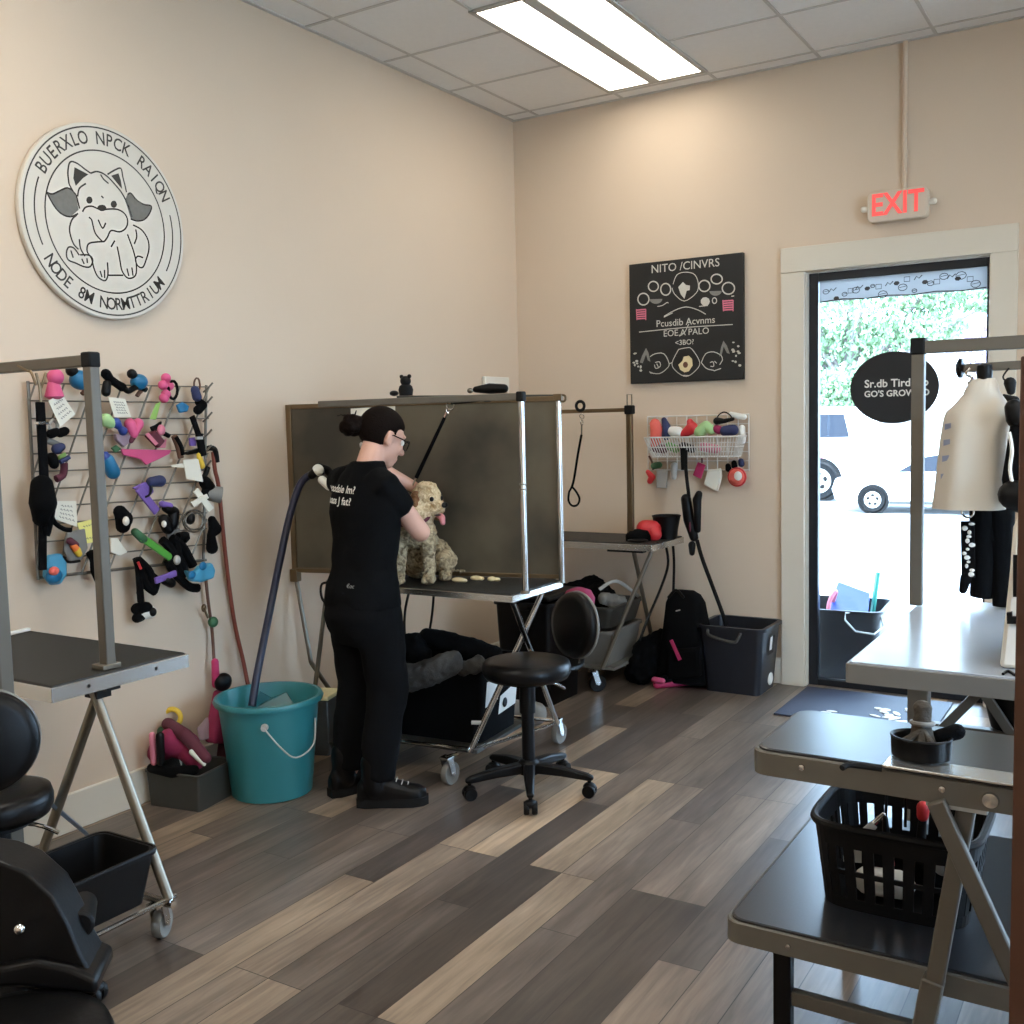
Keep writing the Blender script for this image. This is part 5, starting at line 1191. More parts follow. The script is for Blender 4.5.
UB, WBv = V((1, 0, 0)), V((0, 0, 1))
txt_on(m, 'NITO /CINVRS', (442, 247), .066, UB, WBv, cb); txt_on(m, 'Pcusdib Acvnms', (445, 628), .056, UB, WBv, cb); txt_on(m, 'EOE.A PALO', (450, 699), .052, UB, WBv, cb); txt_on(m, '<3BO?', (440, 768), .042, UB, WBv, cb)
m.build('chalk_writing', M['chalk'], t, world=True, smooth=0)

# ================================================================== EXIT SIGN, OVAL SIGN
e0, e1 = WB(871, 195), WB(930, 217); ec = (WB(872, 208) + WB(928, 205)) / 2
w_, h_ = .30, .155
t = thing('exit_sign', 'beige exit sign with red letters above the door', 'sign', (ec.x, BY, ec.z - h_ / 2))
pts = [V((ec.x + p.x, BY - .062, ec.z + p.y)) for p in rrect(w_, h_, .03, 0)]
MB().prism(pts, (0, .062, 0)).build('housing', M['exitw'], t, world=True, bevel=.006)
m = text_mb('EXIT', .155, .002, .003); m.xf(frame_m((ec.x, BY - .064, ec.z + .004), UB, WBv) @ Matrix.Diagonal((.82, 1, 1, 1)))
m.build('lettering', pm('lit red exit letters', (232, 82, 78), .5, emit=.55), t, world=True, smooth=0)
for s in (-1, 1):
    MB().cap((ec.x + s * (w_ / 2 + .004), BY - .03, ec.z - .002), (ec.x + s * (w_ / 2 + .022), BY - .035, ec.z), .014, .017).build('lamp_head', M['wallw'], t, world=True)
MB().cyl((ec.x + .025, BY - .014, ec.z + h_ / 2), (ec.x + .025, BY - .014, CE - .005), .012, seg=14).build('conduit', M['wall'], t, world=True)
oc = atY(894, 387.5, dy + .004); ow = (atY(938.5, 387, dy) - atY(849.5, 387, dy)).x / 2; oh = (atY(894, 351.5, dy) - atY(894, 423.5, dy)).z / 2
t = thing('oval_sign', 'black oval sign with white lettering hanging on the glass door', 'sign', (oc.x, oc.y, oc.z - oh))
MB().prism([oc + V((ow * math.cos(2 * PI * k / 64), -.008, oh * math.sin(2 * PI * k / 64))) for k in range(64)], (0, .008, 0)).build('board', pm('black sign board', (18, 20, 23), .6, var=.05), t, world=True, bevel=.002)
m = MB()
for s, dz, sz, dx in (('Sr.db Tird Co', .022, .058, .012), ("GO'S GROWUO", -.032, .046, .014)):
    c = text_mb(s, sz, 0, .0012); c.xf(frame_m(oc + V((dx, -.0086, dz)), UB, WBv)); m.join(c)
m.build('lettering', M['white'], t, world=True, smooth=0)

# ================================================================== LEASH RACK ON THE LEFT WALL
def rk(s, q, off):
    """point of the rack panel: s across 0..1, q down 0..1"""
    a = V((28, 383, 0)).lerp(V((209, 387, 0)), s); b = V((38, 578, 0)).lerp(V((206, 560, 0)), s); p = a.lerp(b, q); return WL(p.x, p.y, off)
t = thing('wall_rack', 'grey wire lattice rack full of pet gear below the round wall sign', 'rack', rk(.5, 1, 0))
m = MB()
for k in range(12): q = k / 11; m.tube([rk(0, q, .035), rk(1, q, .035)], .0032, 6)
m.build('cross_wires', M['wire'], t, world=True)
m = MB()
for k in range(-1, 9):
    s0, s1 = .04 + .16 * k + .0, .04 + .16 * k - .42; a, b = (s0, 0), (s1, 1)
    if s0 > 1: f = (s0 - 1) / .42; a = (1, f)
    if s1 < 0: f = s0 / .42; b = (0, f)
    if s0 <= 0 or a[1] >= 1: continue
    m.tube([rk(a[0], a[1], .041), rk(b[0], b[1], .041)], .004, 6)
m.build('slanted_bars', M['wire'], t, world=True)
m = MB().tube([rk(0, -.01, .035), rk(0, 1.01, .035)], .006, 8).tube([rk(.985, -.01, .035), rk(.985, 1.05, .035)], .006, 8).tube([rk(0, 1, .035), rk(1, 1, .035)], .006, 8)
m.build('side_rods', M['wire'], t, world=True)
m = MB()
for q in (0, .08, .17, .27, .36, .45): m.tube([rk(.97, q + .03, .03), rk(1.0, q, .07), rk(1.02, q - .025, .08)], .004, 6)
for s in (0, .985):
    for q in (.1, .9): m.tube([rk(s, q, 0), rk(s, q, .035)], .006, 6)
m.build('hook_pegs', M['wire'], t, world=True)

def LB(name, mat, label, cat, px, py, r, off=.075, group=None):
    return mk_(name, mat, label, cat, MB().ell(WL(px, py, off), r), group)
def mk_(name, mat, label, cat, mb, group=None, **k):
    return tag(mb.build(name, M[mat], smooth=k.pop('smooth', 50), **k), label, cat, group)
def LT(name, mat, label, cat, pts, r, off=.065, group=None, curve=True):
    P = [WL(x, y, off) for x, y in pts]; P = smooth_path(P, 4) if curve and len(P) > 2 else P
    return mk_(name, mat, label, cat, MB().tube(P, r if not isinstance(r, list) else [r[min(len(r) - 1, int(i * len(r) / len(P)))] for i in range(len(P))], 8), group)
def LP(name, mat, label, cat, pts, th=.012, off=.055, group=None, bev=.003):
    return mk_(name, mat, label, cat, MB().prism([WL(x, y, off) for x, y in pts], (th, 0, 0)), group, bevel=bev)
def LC(name, mat, label, cat, pts, rr, off=.075, group=None):
    return mk_(name, mat, label, cat, MB().chain([WL(x, y, off) for x, y in pts], rr), group)
def card(mat, label, pts, lines, off=.06, seed=0, name='price_card'):
    o = LP(name, mat, label, 'card', pts, .002, off, None, 0)
    rd = random.Random(seed); m = MB(); A, B_, C_, D_ = [V((x, y, 0)) for x, y in pts]
    def pt(s, q): p = A.lerp(B_, s).lerp(D_.lerp(C_, s), q); v = WL(p.x, p.y, off); v.x = LX + off + .0028; return v
    for k in range(lines):
        q = .24 + .56 * k / max(1, lines - 1); s = .2 + rd.random() * .1
        while s < .78:
            e = s + .05 + rd.random() * .07; m.ribbon([pt(s, q + rd.uniform(-.02, .02)), pt((s + e) / 2, q - .05), pt(e, q + .03)], .0025, (1, 0, 0)); s = e + .05
    mi = Matrix.Translation(-o.location); m.v = [mi @ p for p in m.v]
    m.build('handwriting', M['ink'], o, smooth=0)
    return o
def dogtoy(label, body, head, px, py, s=1.0, off=.075, name='toy'):
    t = thing(name, label, 'toy', WL(px, py, off))
    MB().ell(WL(px, py, off), (.034 * s, .034 * s, .032 * s)).build('ball', M[body], t, world=True)
    MB().chain([WL(px - 5 * s, py - 6 * s, off), WL(px - 7 * s, py - 8 * s, off)], [.016 * s, .02 * s]).build('knob', M[head], t, world=True)
    return t
# top row
LB('toy_ball', 'pink', 'round pink ball toy at the top of the leash rack', 'toy', 55.5, 377, (.03, .03, .03))
mk_('toy_bell', 'pink', 'pink bell shaped toy under the round pink ball', 'toy', MB().lathe([(.012, .05), (.02, .03), (.034, -.02), (.02, -.03)], WL(54, 391, .07)))
dogtoy('round blue toy with black knob beside the square grey table post', 'blue', 'black', 80, 380, 1.15)
LT('clip', 'brown', 'small brown clip under the round blue toy', 'clip', [(87, 388), (84, 392), (82, 394)], .009)
LC('dog_bone', 'blackf', 'black bone shaped toy at the top of the rack past the grey post', 'toy', [(106, 374), (110, 379), (117, 384), (122, 387)], [.02, .016, .016, .018])
LC('toy', 'black', 'black dangling toy below the black bone by the post', 'toy', [(107, 384), (106, 392)], [.016, .018])
dogtoy('blue toy with black loop at the middle of the top row', 'blue', 'black', 139, 382, 1.0)
LT('collar', 'black', 'black collar hanging beside the blue looped toy', 'collar', [(124, 388), (128, 391), (134, 388), (139, 386), (146, 390)], .012, .08)
LT('clip', 'brown', 'small brown clip hanging below the blue looped toy', 'clip', [(142, 390), (139, 393), (137, 396)], .009)
t = thing('toy', 'hot pink flower toy with black loop in the top row', 'toy', WL(167, 390, .07))
for a, b in ((166, 378), (163, 385), (169, 386), (166, 394), (164, 398)): MB().ell(WL(a, b, .075), .02).build('petal', M['pink'], t, world=True)
MB().loop([WL(173 + 4.5 * math.cos(a), 390 + 9 * math.sin(a), .085) for a in [.5 * k for k in range(12)]], .006).build('loop', M['blackf'], t, world=True)
t = thing('collar', 'navy and black bow collar at the top corner of the rack', 'collar', WL(199, 400, .07))
MB().loop([WL(197 + 3 * math.cos(a), 385 + 7 * math.sin(a), .06) for a in [.5 * k for k in range(12)]], .004).build('loop', M['brown'], t, world=True)
MB().chain([WL(195, 390, .075), WL(197, 397, .08)], [.018, .02]).build('bow', M['navyb'], t, world=True)
MB().chain([WL(199, 402, .075), WL(203, 405, .08), WL(198, 410, .08)], [.018, .018, .02]).build('buckle', M['blackf'], t, world=True)
# left column
card('paper', 'tilted white price card under the pink bell toy', [(48, 401), (61, 393), (75, 414), (60, 427)], 4, .085, 1)
LT('key_ring', 'lgrey', 'pale ring clip below the tilted white price card', 'clip', [(49, 424), (53, 420), (57, 424), (56, 430), (51, 430), (49, 425)], .006)
for k, (x, y) in enumerate(((52, 434), (61, 433))): LC('dog_bone', 'blackf', ('small black bone by the long black leash', 'small black bone under the pale ring clip')[k], 'toy', [(x - 1, y), (x + 4, y - 2)], [.017, .016])
LT('collar', 'mgrey', 'grey and navy collar hanging on the rack beside the long black leash', 'collar', [(46, 440), (54, 443), (60, 446), (62, 449)], .012)
LC('toy', 'navyb', 'navy knot toy on the grey collar', 'toy', [(57, 449), (61, 447)], [.02, .016])
LP('tag', 'lime', 'neon green tag beside the long black leash', 'tag', [(57, 456), (64, 452), (65, 458), (58, 461)])
LC('toy', 'blackf', 'black knot toy between the long leash and the neon green tag', 'toy', [(52, 458), (54, 464)], [.02, .018])
LT('ribbon', 'navyb', 'dark ribbon crossing the neon green tag', 'ribbon', [(60, 462), (66, 459), (69, 457)], .009, .085)
LT('strap', 'maroon', 'short maroon strap hanging below the neon green tag', 'strap', [(64, 463), (64, 470), (62, 476), (56, 479)], .014)
t = thing('leash', 'long black leash with buckle hanging down the side of the rack', 'leash', WL(43, 570, .09))
MB().bar(WL(40, 402, .095), WL(45, 495, .095), .034, .012, (1, 0, 0)).bar(WL(42.5, 525, .095), WL(42.5, 570, .095), .03, .012, (1, 0, 0)).build('strap', M['blackf'], t, world=True, bevel=.003)
MB().chain([WL(42, 486, .10), WL(43, 503, .11), WL(41, 518, .10)], [.04, .048, .03]).build('pouch', M['blackf'], t, world=True)
MB().tube(smooth_path([WL(50, 490, .10), WL(53, 505, .10), WL(47, 535, .10), WL(44, 520, .1)], 5), .011).tube(smooth_path([WL(50, 512, .1), WL(55, 523, .1), WL(64, 529, .1), WL(71, 530, .1)], 5), .009).build('side_loop', M['blackf'], t, world=True)
MB().box(WL(42, 423, .10), (.02, .04, .01)).build('buckle', M['chrome'], t, world=True)
MB().tube([WL(36, 373, .1), WL(40, 388, .1), WL(41, 402, .1)], .005).tube([WL(46, 373, .1), WL(41, 388, .1)], .005).build('hanger_clip', M['tan'], t, world=True)
card('paper', 'white printed card beside the black pouch of the long leash', [(54, 501), (76, 501), (77, 527), (54, 519)], 4, .06, 2)
card('yellowp', 'yellow note card tucked behind the square grey table post', [(77, 523), (97, 518), (100, 541), (83, 544)], 2, .07, 3)
t = thing('treat_bag', 'clear bag of orange treats hanging below the white printed card', 'bag', WL(75, 562, .06))
MB().prism([WL(x, y, .06) for x, y in ((65, 532), (83, 528), (86, 548), (80, 560), (68, 562), (62, 550))], (.015, 0, 0)).build('bag', M['mgrey'], t, world=True, bevel=.006)
for a, b, mt in (((70, 541), (76, 545), 'maroon'), ((74, 546), (78, 552), 'orange'), ((77, 550), (79, 554), 'yellow')): MB().cap(WL(*a, .085), WL(*b, .085), .014, .012).build('treat', M[mt], t, world=True)
MB().tube(smooth_path([WL(63, 556, .08), WL(68, 562, .08), WL(80, 561, .08)], 4), .005).build('zip_edge', M['black'], t, world=True)
t = thing('scoop', 'light blue scoop toy with pink tip at the bottom of the rack', 'scoop', WL(52, 585, .07))
MB().prism([WL(x, y, .06) for x, y in ((45, 555), (58, 553), (64, 560), (64, 575), (58, 584), (48, 585), (41, 576), (43, 562))], (.022, 0, 0)).build('body', M['lblue'], t, world=True, bevel=.008)
MB().ell(WL(54, 576, .085), (.016, .034, .028)).build('bowl', M['blue'], t, world=True)
MB().ell(WL(54, 571, .10), (.014, .02, .016)).build('tip', M['coral'], t, world=True)
LT('strap', 'blackf', 'black twisted strap hanging beside the lower end of the post', 'strap', [(90, 552), (94, 560), (95, 570), (98, 578), (100, 582)], .017)
# middle column
card('paper', 'white price card with small writing at the top middle of the rack', [(108, 397), (125, 399), (131, 417), (114, 417)], 5, .085, 4)
LC('toy', 'pgreen', 'pale green ball toy partly hidden by the post', 'toy', [(106, 420), (110, 423)], [.026, .022])
LC('dog_bone', 'dblue', 'deep blue bone toy beside the pink heart', 'toy', [(116, 423), (120, 428), (123, 431)], [.021, .011, .018], .08)
t = thing('heart_toy', 'hot pink heart toy in the middle of the rack', 'toy', WL(133, 440, .07))
MB().chain([WL(130, 424, .075), WL(134, 435, .08)], [.023, .014]).chain([WL(138, 424, .075), WL(134, 435, .08)], [.023, .014]).build('heart', M['pink'], t, world=True, smooth=60)
MB().cap(WL(133, 437, .075), WL(131, 441, .075), .012, .01).build('stem', M['maroon'], t, world=True)
LP('pouch', 'mauve', 'grey mauve pouch under the pink heart', 'pouch', [(113, 434), (127, 434), (128, 442), (121, 447), (114, 440)], .02)
LP('tag', 'dgreen', 'dark green leaf shaped tag above the blue bottle', 'tag', [(110, 448), (115, 445), (120, 449), (114, 453)])
t = thing('spray_bottle', 'small glossy blue bottle hanging near the post', 'bottle', WL(112, 476, .06))
MB().chain([WL(108, 460, .07), WL(113, 472, .07)], [.024, .028]).build('bottle', M['blue'], t, world=True); MB().cap(WL(105, 456, .07), WL(107, 459, .07), .018, .02).build('cap', M['dblue'], t, world=True)
LP('tag', 'lime', 'light green long tag above the striped pouch', 'tag', [(155, 404), (160, 402), (155, 420), (149, 419)], .008)
LP('tag', 'blue', 'blue round cornered tag below the flower toy', 'tag', [(175, 405), (181, 402), (188, 406), (186, 412), (178, 413)], .012, .06, None, .005)
t = thing('bow_tie', 'black bow with pink disc above the striped maroon pouch', 'bow tie', WL(155, 430, .08))
MB().prism([WL(x, y, .075) for x, y in ((149, 427), (154, 425), (160, 421), (158, 430), (151, 432))], (.016, 0, 0)).build('bow', M['blackf'], t, world=True, bevel=.004)
MB().ell(WL(161, 430, .09), (.012, .02, .022)).build('disc', M['rose'], t, world=True)
t = thing('treat_pouch', 'maroon pouch with pale pink stripe in the middle of the rack', 'pouch', WL(152, 447, .07))
MB().prism([WL(x, y, .065) for x, y in ((143, 436), (151, 430), (161, 441), (155, 448))], (.03, 0, 0)).build('body', M['maroon'], t, world=True, bevel=.006)
MB().prism([WL(x, y, .097) for x, y in ((145, 434.5), (148, 432.5), (158, 443.5), (155, 445.5))], (.003, 0, 0)).build('stripe', M['rose'], t, world=True)
LP('tag', 'rose', 'rose tag below the striped maroon pouch', 'tag', [(157, 441), (165, 439), (164, 448), (156, 448)], .012)
LT('strap', 'blackf', 'small black strap next to the pink disc bow', 'strap', [(160, 432), (165, 434), (169, 436)], .01)
LP('bandana', 'pink', 'wide pink bandana hanging in the middle of the rack', 'bandana', [(120, 449), (170, 450), (168, 454), (158, 459), (145, 465), (139, 459), (130, 457), (122, 455)], .01)
LT('collar', 'brown', 'slim brown collar pair above the white note', 'collar', [(174, 436), (178, 446), (181, 458)], .013)
LT('collar', 'blackf', 'slim black collar beside the brown collar pair', 'collar', [(176, 437), (181, 446), (183, 455)], .009, .08)
LP('tag', 'purple', 'small purple framed tag above the black shelf tool', 'tag', [(188, 438), (195, 437), (195, 446), (189, 446)], .01)
LP('brush', 'black', 'black flat brush above the white note', 'brush', [(184, 452), (196, 448), (196, 453), (185, 455)], .02)
t = thing('strap', 'black long strap along the hook-peg side of the rack', 'strap', WL(203, 455, .07))
MB().bar(WL(192, 416, .08), WL(199, 436, .08), .026, .01, (1, 0, 0)).bar(WL(199, 434, .08), WL(203, 456, .08), .034, .014, (1, 0, 0)).build('webbing', M['blackf'], t, world=True, bevel=.003)
MB().box(WL(199, 438, .09), (.014, .03, .012)).build('buckle', M['lgrey'], t, world=True)
LC('nail_file', 'yellow', 'yellow handled tool below the black long strap', 'tool', [(199, 455), (202, 466)], [.011, .013])
card('paper', 'white note card hanging at the hook-peg side of the rack', [(183, 460), (198, 459), (203, 482), (186, 479)], 0, .085, 6)
LP('paper_slip', 'paper', 'thin paper slip sticking out behind the white note card', 'card', [(170, 465), (184, 463), (185, 468), (172, 467)], .002, .08, None, 0)
t = thing('harness', 'purple harness hanging below the pink bandana', 'harness', WL(150, 505, .07))
MB().prism([WL(x, y, .065) for x, y in ((131, 488), (143, 482), (150, 484), (152, 492), (147, 497), (138, 492))], (.014, 0, 0)).bar(WL(138, 488, .085), WL(157, 512, .085), .034, .012, (1, 0, 0)).build('vest', M['purple'], t, world=True, bevel=.004)
MB().chain([WL(151, 482, .08), WL(160, 481, .08)], [.02, .024]).build('pad', M['navyb'], t, world=True)
MB().tube(smooth_path([WL(152, 484, .09), WL(150, 494, .09), WL(145, 497, .09)], 4), .005).build('strap', M['black'], t, world=True)
t = thing('plush_toy', 'black and white plush below the purple harness', 'plush toy', WL(124, 528, .08))
MB().chain([WL(120, 512, .08), WL(124, 519, .085), WL(123, 526, .08)], [.026, .034, .028]).build('body', M['blackf'], t, world=True); MB().ell(WL(126, 521, .115), (.014, .012, .018)).build('face', M['white'], t, world=True)
LP('paper_slip', 'paper', 'crumpled white paper tag low beside the post', 'card', [(110, 538), (117, 538), (127, 552), (119, 556), (110, 552)], .006)
t = thing('muzzle', 'black muzzle with purple band next to the purple harness', 'muzzle', WL(170, 530, .08))
MB().chain([WL(166, 508, .08), WL(174, 512, .08), WL(172, 524, .08)], [.018, .022, .026]).chain([WL(164, 520, .08), WL(168, 528, .08)], [.024, .026]).build('cage', M['black'], t, world=True)
MB().cap(WL(162, 504, .085), WL(170, 506, .085), .013, .013).build('band', M['purple'], t, world=True); MB().ell(WL(164, 524, .11), (.01, .01, .014)).build('rivet', M['white'], t, world=True)
LP('glove', 'mgrey', 'grey cloth glove behind the black muzzle', 'glove', [(165, 530), (178, 528), (177, 545), (166, 543)], .015)
t = thing('cup', 'grey cup tied with white tape above the rust brown leash', 'cup', WL(213, 503, .08))
MB().lathe([(.03, -.03), (.036, .03), (.03, .03), (.024, -.025)], WL(214, 494, .085), (.5, .8, -.2)).build('shell', M['mgrey'], t, world=True)
MB().prism([WL(x, y, .1) for x, y in ((193, 492), (197, 488), (213, 508), (208, 512))], (.006, 0, 0)).prism([WL(x, y, .107) for x, y in ((190, 502), (206, 494), (208, 498), (193, 507))], (.006, 0, 0)).build('tape', M['paper'], t, world=True)
LC('toy', 'blackf', 'black round toy above the grey taped cup', 'toy', [(205, 482), (209, 488), (205, 496)], [.026, .028, .02], .075)
LT('strap', 'black', 'short black strap hooked above the grey taped cup', 'strap', [(208, 467), (206, 473), (203, 479)], .011)
t = thing('wire_basket_muzzle', 'round grey wire muzzle with dark core below the white tape', 'muzzle', WL(194, 532, .08))
for r in (.05, .04): MB().loop([WL(194 + 11 * r / .05 * math.cos(a), 521 + 11 * r / .05 * math.sin(a), .07 + (.05 - r) * 2) for a in [.4 * k for k in range(16)]], .004).build('wire_ring', M['wire'], t, world=True)
MB().ell(WL(190, 518, .08), (.02, .022, .028)).build('core', M['black'], t, world=True)
LC('plush_toy', 'blackf', 'black bird shaped toy below the grey taped cup', 'plush toy', [(212, 520), (215, 529), (211, 535), (212, 548)], [.018, .028, .018, .026], .075)
t = thing('comb', 'bright green comb with dark grip slanting low on the rack', 'comb', WL(152, 548, .085))
MB().cap(WL(135, 532, .09), WL(143, 539, .09), .016, .018).build('grip', M['dgreen'], t, world=True); MB().bar(WL(141, 537, .095), WL(171, 558, .095), .030, .012, (1, 0, 0)).build('spine', M['green'], t, world=True, bevel=.003)
t = thing('harness', 'tangled black harness above the light blue mask', 'harness', WL(180, 590, .09))
for P in ([(162, 540), (170, 548), (176, 562), (180, 578)], [(172, 538), (182, 546), (190, 560), (193, 566)], [(183, 540), (186, 536), (178, 537)], [(176, 538), (178, 556), (184, 570), (178, 580)], [(168, 560), (174, 572), (188, 586), (198, 588)]):
    MB().tube(smooth_path([WL(x, y, .09) for x, y in P], 4), .019).build('strap', M['blackf'], t, world=True)
MB().ell(WL(177, 560, .115), (.012, .016, .02)).build('ring', M['lgrey'], t, world=True)
t = thing('mask_toy', 'light blue mask shaped toy at the bottom corner of the rack', 'toy', WL(195, 582, .12))
MB().prism([WL(x, y, .115) for x, y in ((182, 570), (190, 572), (196, 566), (207, 562), (211, 570), (209, 578), (197, 582), (187, 581))], (.035, 0, 0)).build('shell', M['lblue'], t, world=True, bevel=.01, bseg=3)
for a, b in ((192, 575), (203, 566)): MB().ell(WL(a, b, .152), (.006, .02, .018)).build('eye_hole', M['blue'], t, world=True)
t = thing('collar', 'bundle of black collars with red stitching at the bottom of the rack', 'collar', WL(150, 596, .08))
for P, r in (([(137, 558), (141, 572), (146, 585), (155, 592)], .018), ([(139, 560), (150, 572), (152, 588)], .016), ([(138, 562), (139, 575), (140, 590), (141, 602)], .014), ([(155, 590), (157, 580), (150, 574)], .014)):
    MB().tube(smooth_path([WL(x, y, .09) for x, y in P], 4), r).build('band', M['blackf'], t, world=True)
MB().tube([WL(138, 562, .112), WL(141, 569, .112)], .005).build('red_stitching', M['red'], t, world=True)
t = thing('brush', 'purple handled brush lying across the black collars', 'brush', WL(165, 580, .1))
MB().bar(WL(155, 581, .11), WL(176, 573, .11), .026, .014, (1, 0, 0)).build('handle', M['purple'], t, world=True, bevel=.004); MB().chain([WL(165, 580, .1), WL(171, 583, .1)], [.02, .02]).build('head', M['black'], t, world=True)
t = thing('plush_toy', 'black and white plush dog hanging on a short black leash below the rack', 'plush toy', WL(145, 621, .05))
MB().tube(smooth_path([WL(139, 592, .07), WL(141, 600, .06), WL(141, 608, .06)], 4), .012).build('loop', M['blackf'], t, world=True)
MB().chain([WL(137, 609, .06), WL(146, 608, .06)], [.024, .026]).build('back', M['blackf'], t, world=True); MB().chain([WL(143, 614, .06), WL(150, 612, .06)], [.022, .026]).build('belly', M['white'], t, world=True)
MB().ell(WL(153, 612, .085), (.012, .016, .018)).build('patch', M['black'], t, world=True); MB().cap(WL(137, 618, .06), WL(141, 617, .06), .02, .018).build('leg', M['blackf'], t, world=True)

# ================================================================== WIRE BASKET ON THE BACK WALL
def BT(name, mat, label, cat, pts, r, off=.05, group=None):
    P = [WB(x, y, off) for x, y in pts]; P = smooth_path(P, 4) if len(P) > 2 else P; return mk_(name, mat, label, cat, MB().tube(P, r, 8), group)
def BC_(name, mat, label, cat, pts, rr, off=.09, group=None): return mk_(name, mat, label, cat, MB().chain([WB(x, y, off) for x, y in pts], rr), group, smooth=60)
def BP_(name, mat, label, cat, pts, th=.012, off=.03, group=None, bev=.003): return mk_(name, mat, label, cat, MB().prism([WB(x, y, off) for x, y in pts], (0, -th, 0)), group, bevel=bev)
t = thing('wall_grid', 'small white wire grid on the back wall holding the basket', 'grid', WB(699, 470, 0))
m = MB(); gxl, gxr = WB(648, 440, .02).x, WB(749, 440, .02).x; gz1, gz0 = WB(700, 415.5, .02).z, WB(700, 470, .02).z
for k in range(7): z = gz0 + (gz1 - gz0) * k / 6; m.tube([(gxl, BY - .02, z), (gxr, BY - .02, z)], .0032, 6)
for k in range(11): x = gxl + (gxr - gxl) * k / 10; m.tube([(x, BY - .024, gz0), (x, BY - .024, gz1)], .0032, 6)
m.build('cross_wires', M['wwire'], t, world=True)
MB().loop([(gxl, BY - .02, gz0), (gxr, BY - .02, gz0), (gxr, BY - .02, gz1), (gxl, BY - .02, gz1)], .005, 6).build('border_wire', M['wwire'], t, world=True)
t = thing('wire_basket', 'white wire basket of colourful toys on the back wall grid', 'basket', WB(693, 458, .08))
xl, xr = WB(645.5, 437, .17).x, WB(738, 437, .17).x; zt, zb = WB(690, 437, .17).z, WB(690, 457, .15).z; dpt, dpb = .19, .15
m = MB()
for z, dp, ins in ((zt, dpt, 0), (zb, dpb, .035), ((zt + zb) / 2, (dpt + dpb) / 2, .018)):
    m.tube([(xl + ins, BY - .03, z), (xl + ins, BY - dp, z), (xr - ins, BY - dp, z), (xr - ins, BY - .03, z)], .005 if z == zt else .0035, 6)
m.build('rim', M['wwire'], t, world=True)
m = MB()
for k in range(34): s = k / 33; m.tube([(xl + (xr - xl) * s, BY - dpt, zt), (xl + .035 + (xr - xl - .07) * s, BY - dpb, zb), (xl + .035 + (xr - xl - .07) * s, BY - .03, zb)], .0034, 5)
for k in range(6):
    for x, i in ((xl, .035), (xr, -.035)): y = .03 + (dpt - .03) * k / 6; m.tube([(x, BY - y, zt), (x + i, BY - y * dpb / dpt, zb)], .0034, 5)
m.build('slats', M['wwire'], t, world=True)
for nm, mat, label, pts, rr in (('plush_toy', 'coral', 'coral plush at the end of the wall basket', [(655, 424), (657, 432), (655, 445)], [.032, .04, .03]), ('plush_toy', 'navyb', 'navy bird toy beside the coral plush in the wall basket', [(664, 420), (667, 429), (666, 436)], [.016, .028, .026]),
    ('plush_toy', 'white', 'white fluffy toy in the wall basket', [(672, 431), (678, 432)], [.028, .032]), ('plush_toy', 'red', 'red plush in the middle of the wall basket', [(684, 434), (692, 428), (690, 422)], [.024, .036, .02]), ('plush_toy', 'pgreen', 'pale green plush in the wall basket', [(700, 432), (706, 426), (711, 430)], [.036, .03, .028]),
    ('plush_toy', 'magenta', 'magenta ball in the wall basket', [(717, 429), (719, 430)], [.024, .024]), ('plush_toy', 'navyb', 'navy dotted plush near the white bottle in the wall basket', [(725, 431), (733, 430)], [.03, .032]), ('toy', 'black', 'black bow toy above the magenta ball in the wall basket', [(717, 421), (724, 421), (733, 419)], [.022, .014, .01]),
    ('toy', 'maroon', 'dark red toy filling low in the wall basket', [(654, 448), (664, 449)], [.026, .026]), ('toy', 'green', 'green toy filling low in the wall basket', [(669, 446), (676, 449)], [.024, .024]), ('toy', 'black', 'black toy filling low in the wall basket', [(683, 446), (692, 449)], [.024, .024]), ('toy', 'rose', 'rose toy filling low in the wall basket', [(703, 447), (716, 449)], [.026, .026])):
    BC_(nm, mat, label, 'toy', pts, rr, .105)
BC_('bottle', 'white', 'slim white bottle hanging on the wall grid past the basket', 'bottle', [(742, 428), (742, 440)], [.018, .022], .05)
BC_('towel', 'white', 'white cloth hooked over the top corner of the wall grid', 'cloth', [(731, 414), (738, 416), (744, 417)], [.014, .018, .016], .05)
BT('cord', 'black', 'black cord looped over the top of the wall basket', 'cord', [(716, 424), (718, 416), (724, 412), (730, 415), (732, 419)], .004, .09)
BT('clip', 'brown', 'brown clip hanging under the basket above the red toy', 'clip', [(649, 456), (652, 462), (653, 470)], .007)
BC_('toy', 'red', 'small red toy hanging at the lower corner of the wall grid', 'toy', [(648, 472), (652, 477), (650, 481)], [.014, .02, .018], .05)
BC_('toy', 'dgreen', 'dark green knot toy under the wall basket', 'toy', [(654, 466), (659, 465)], [.02, .02], .05)
BP_('pouch', 'lgrey', 'clear grey pouch hanging under the wall basket', 'pouch', [(657, 470), (668, 470), (667, 488), (657, 488)], .01)
BC_('toy', 'lgrey', 'pale grey toy hanging beside the clear pouch', 'toy', [(674, 466), (674, 477)], [.022, .016], .05)
BP_('tag', 'hot', 'pink rectangular tag hanging under the wall basket', 'tag', [(698, 462), (706, 465), (701, 479), (693, 475)], .006, .05)
BT('tag_string', 'maroon', 'dark string holding the pink rectangular tag', 'string', [(702, 458), (702, 463)], .004, .055)
BP_('bag', 'paper', 'crumpled white paper bag hanging under the wall basket', 'bag', [(709, 470), (722, 468), (723, 476), (719, 491), (713, 489), (705, 484)], .03, .03, None, .008)
t = thing('round_pouch', 'round coral pouch hanging at the corner of the wall grid', 'pouch', WB(737, 487, .06))
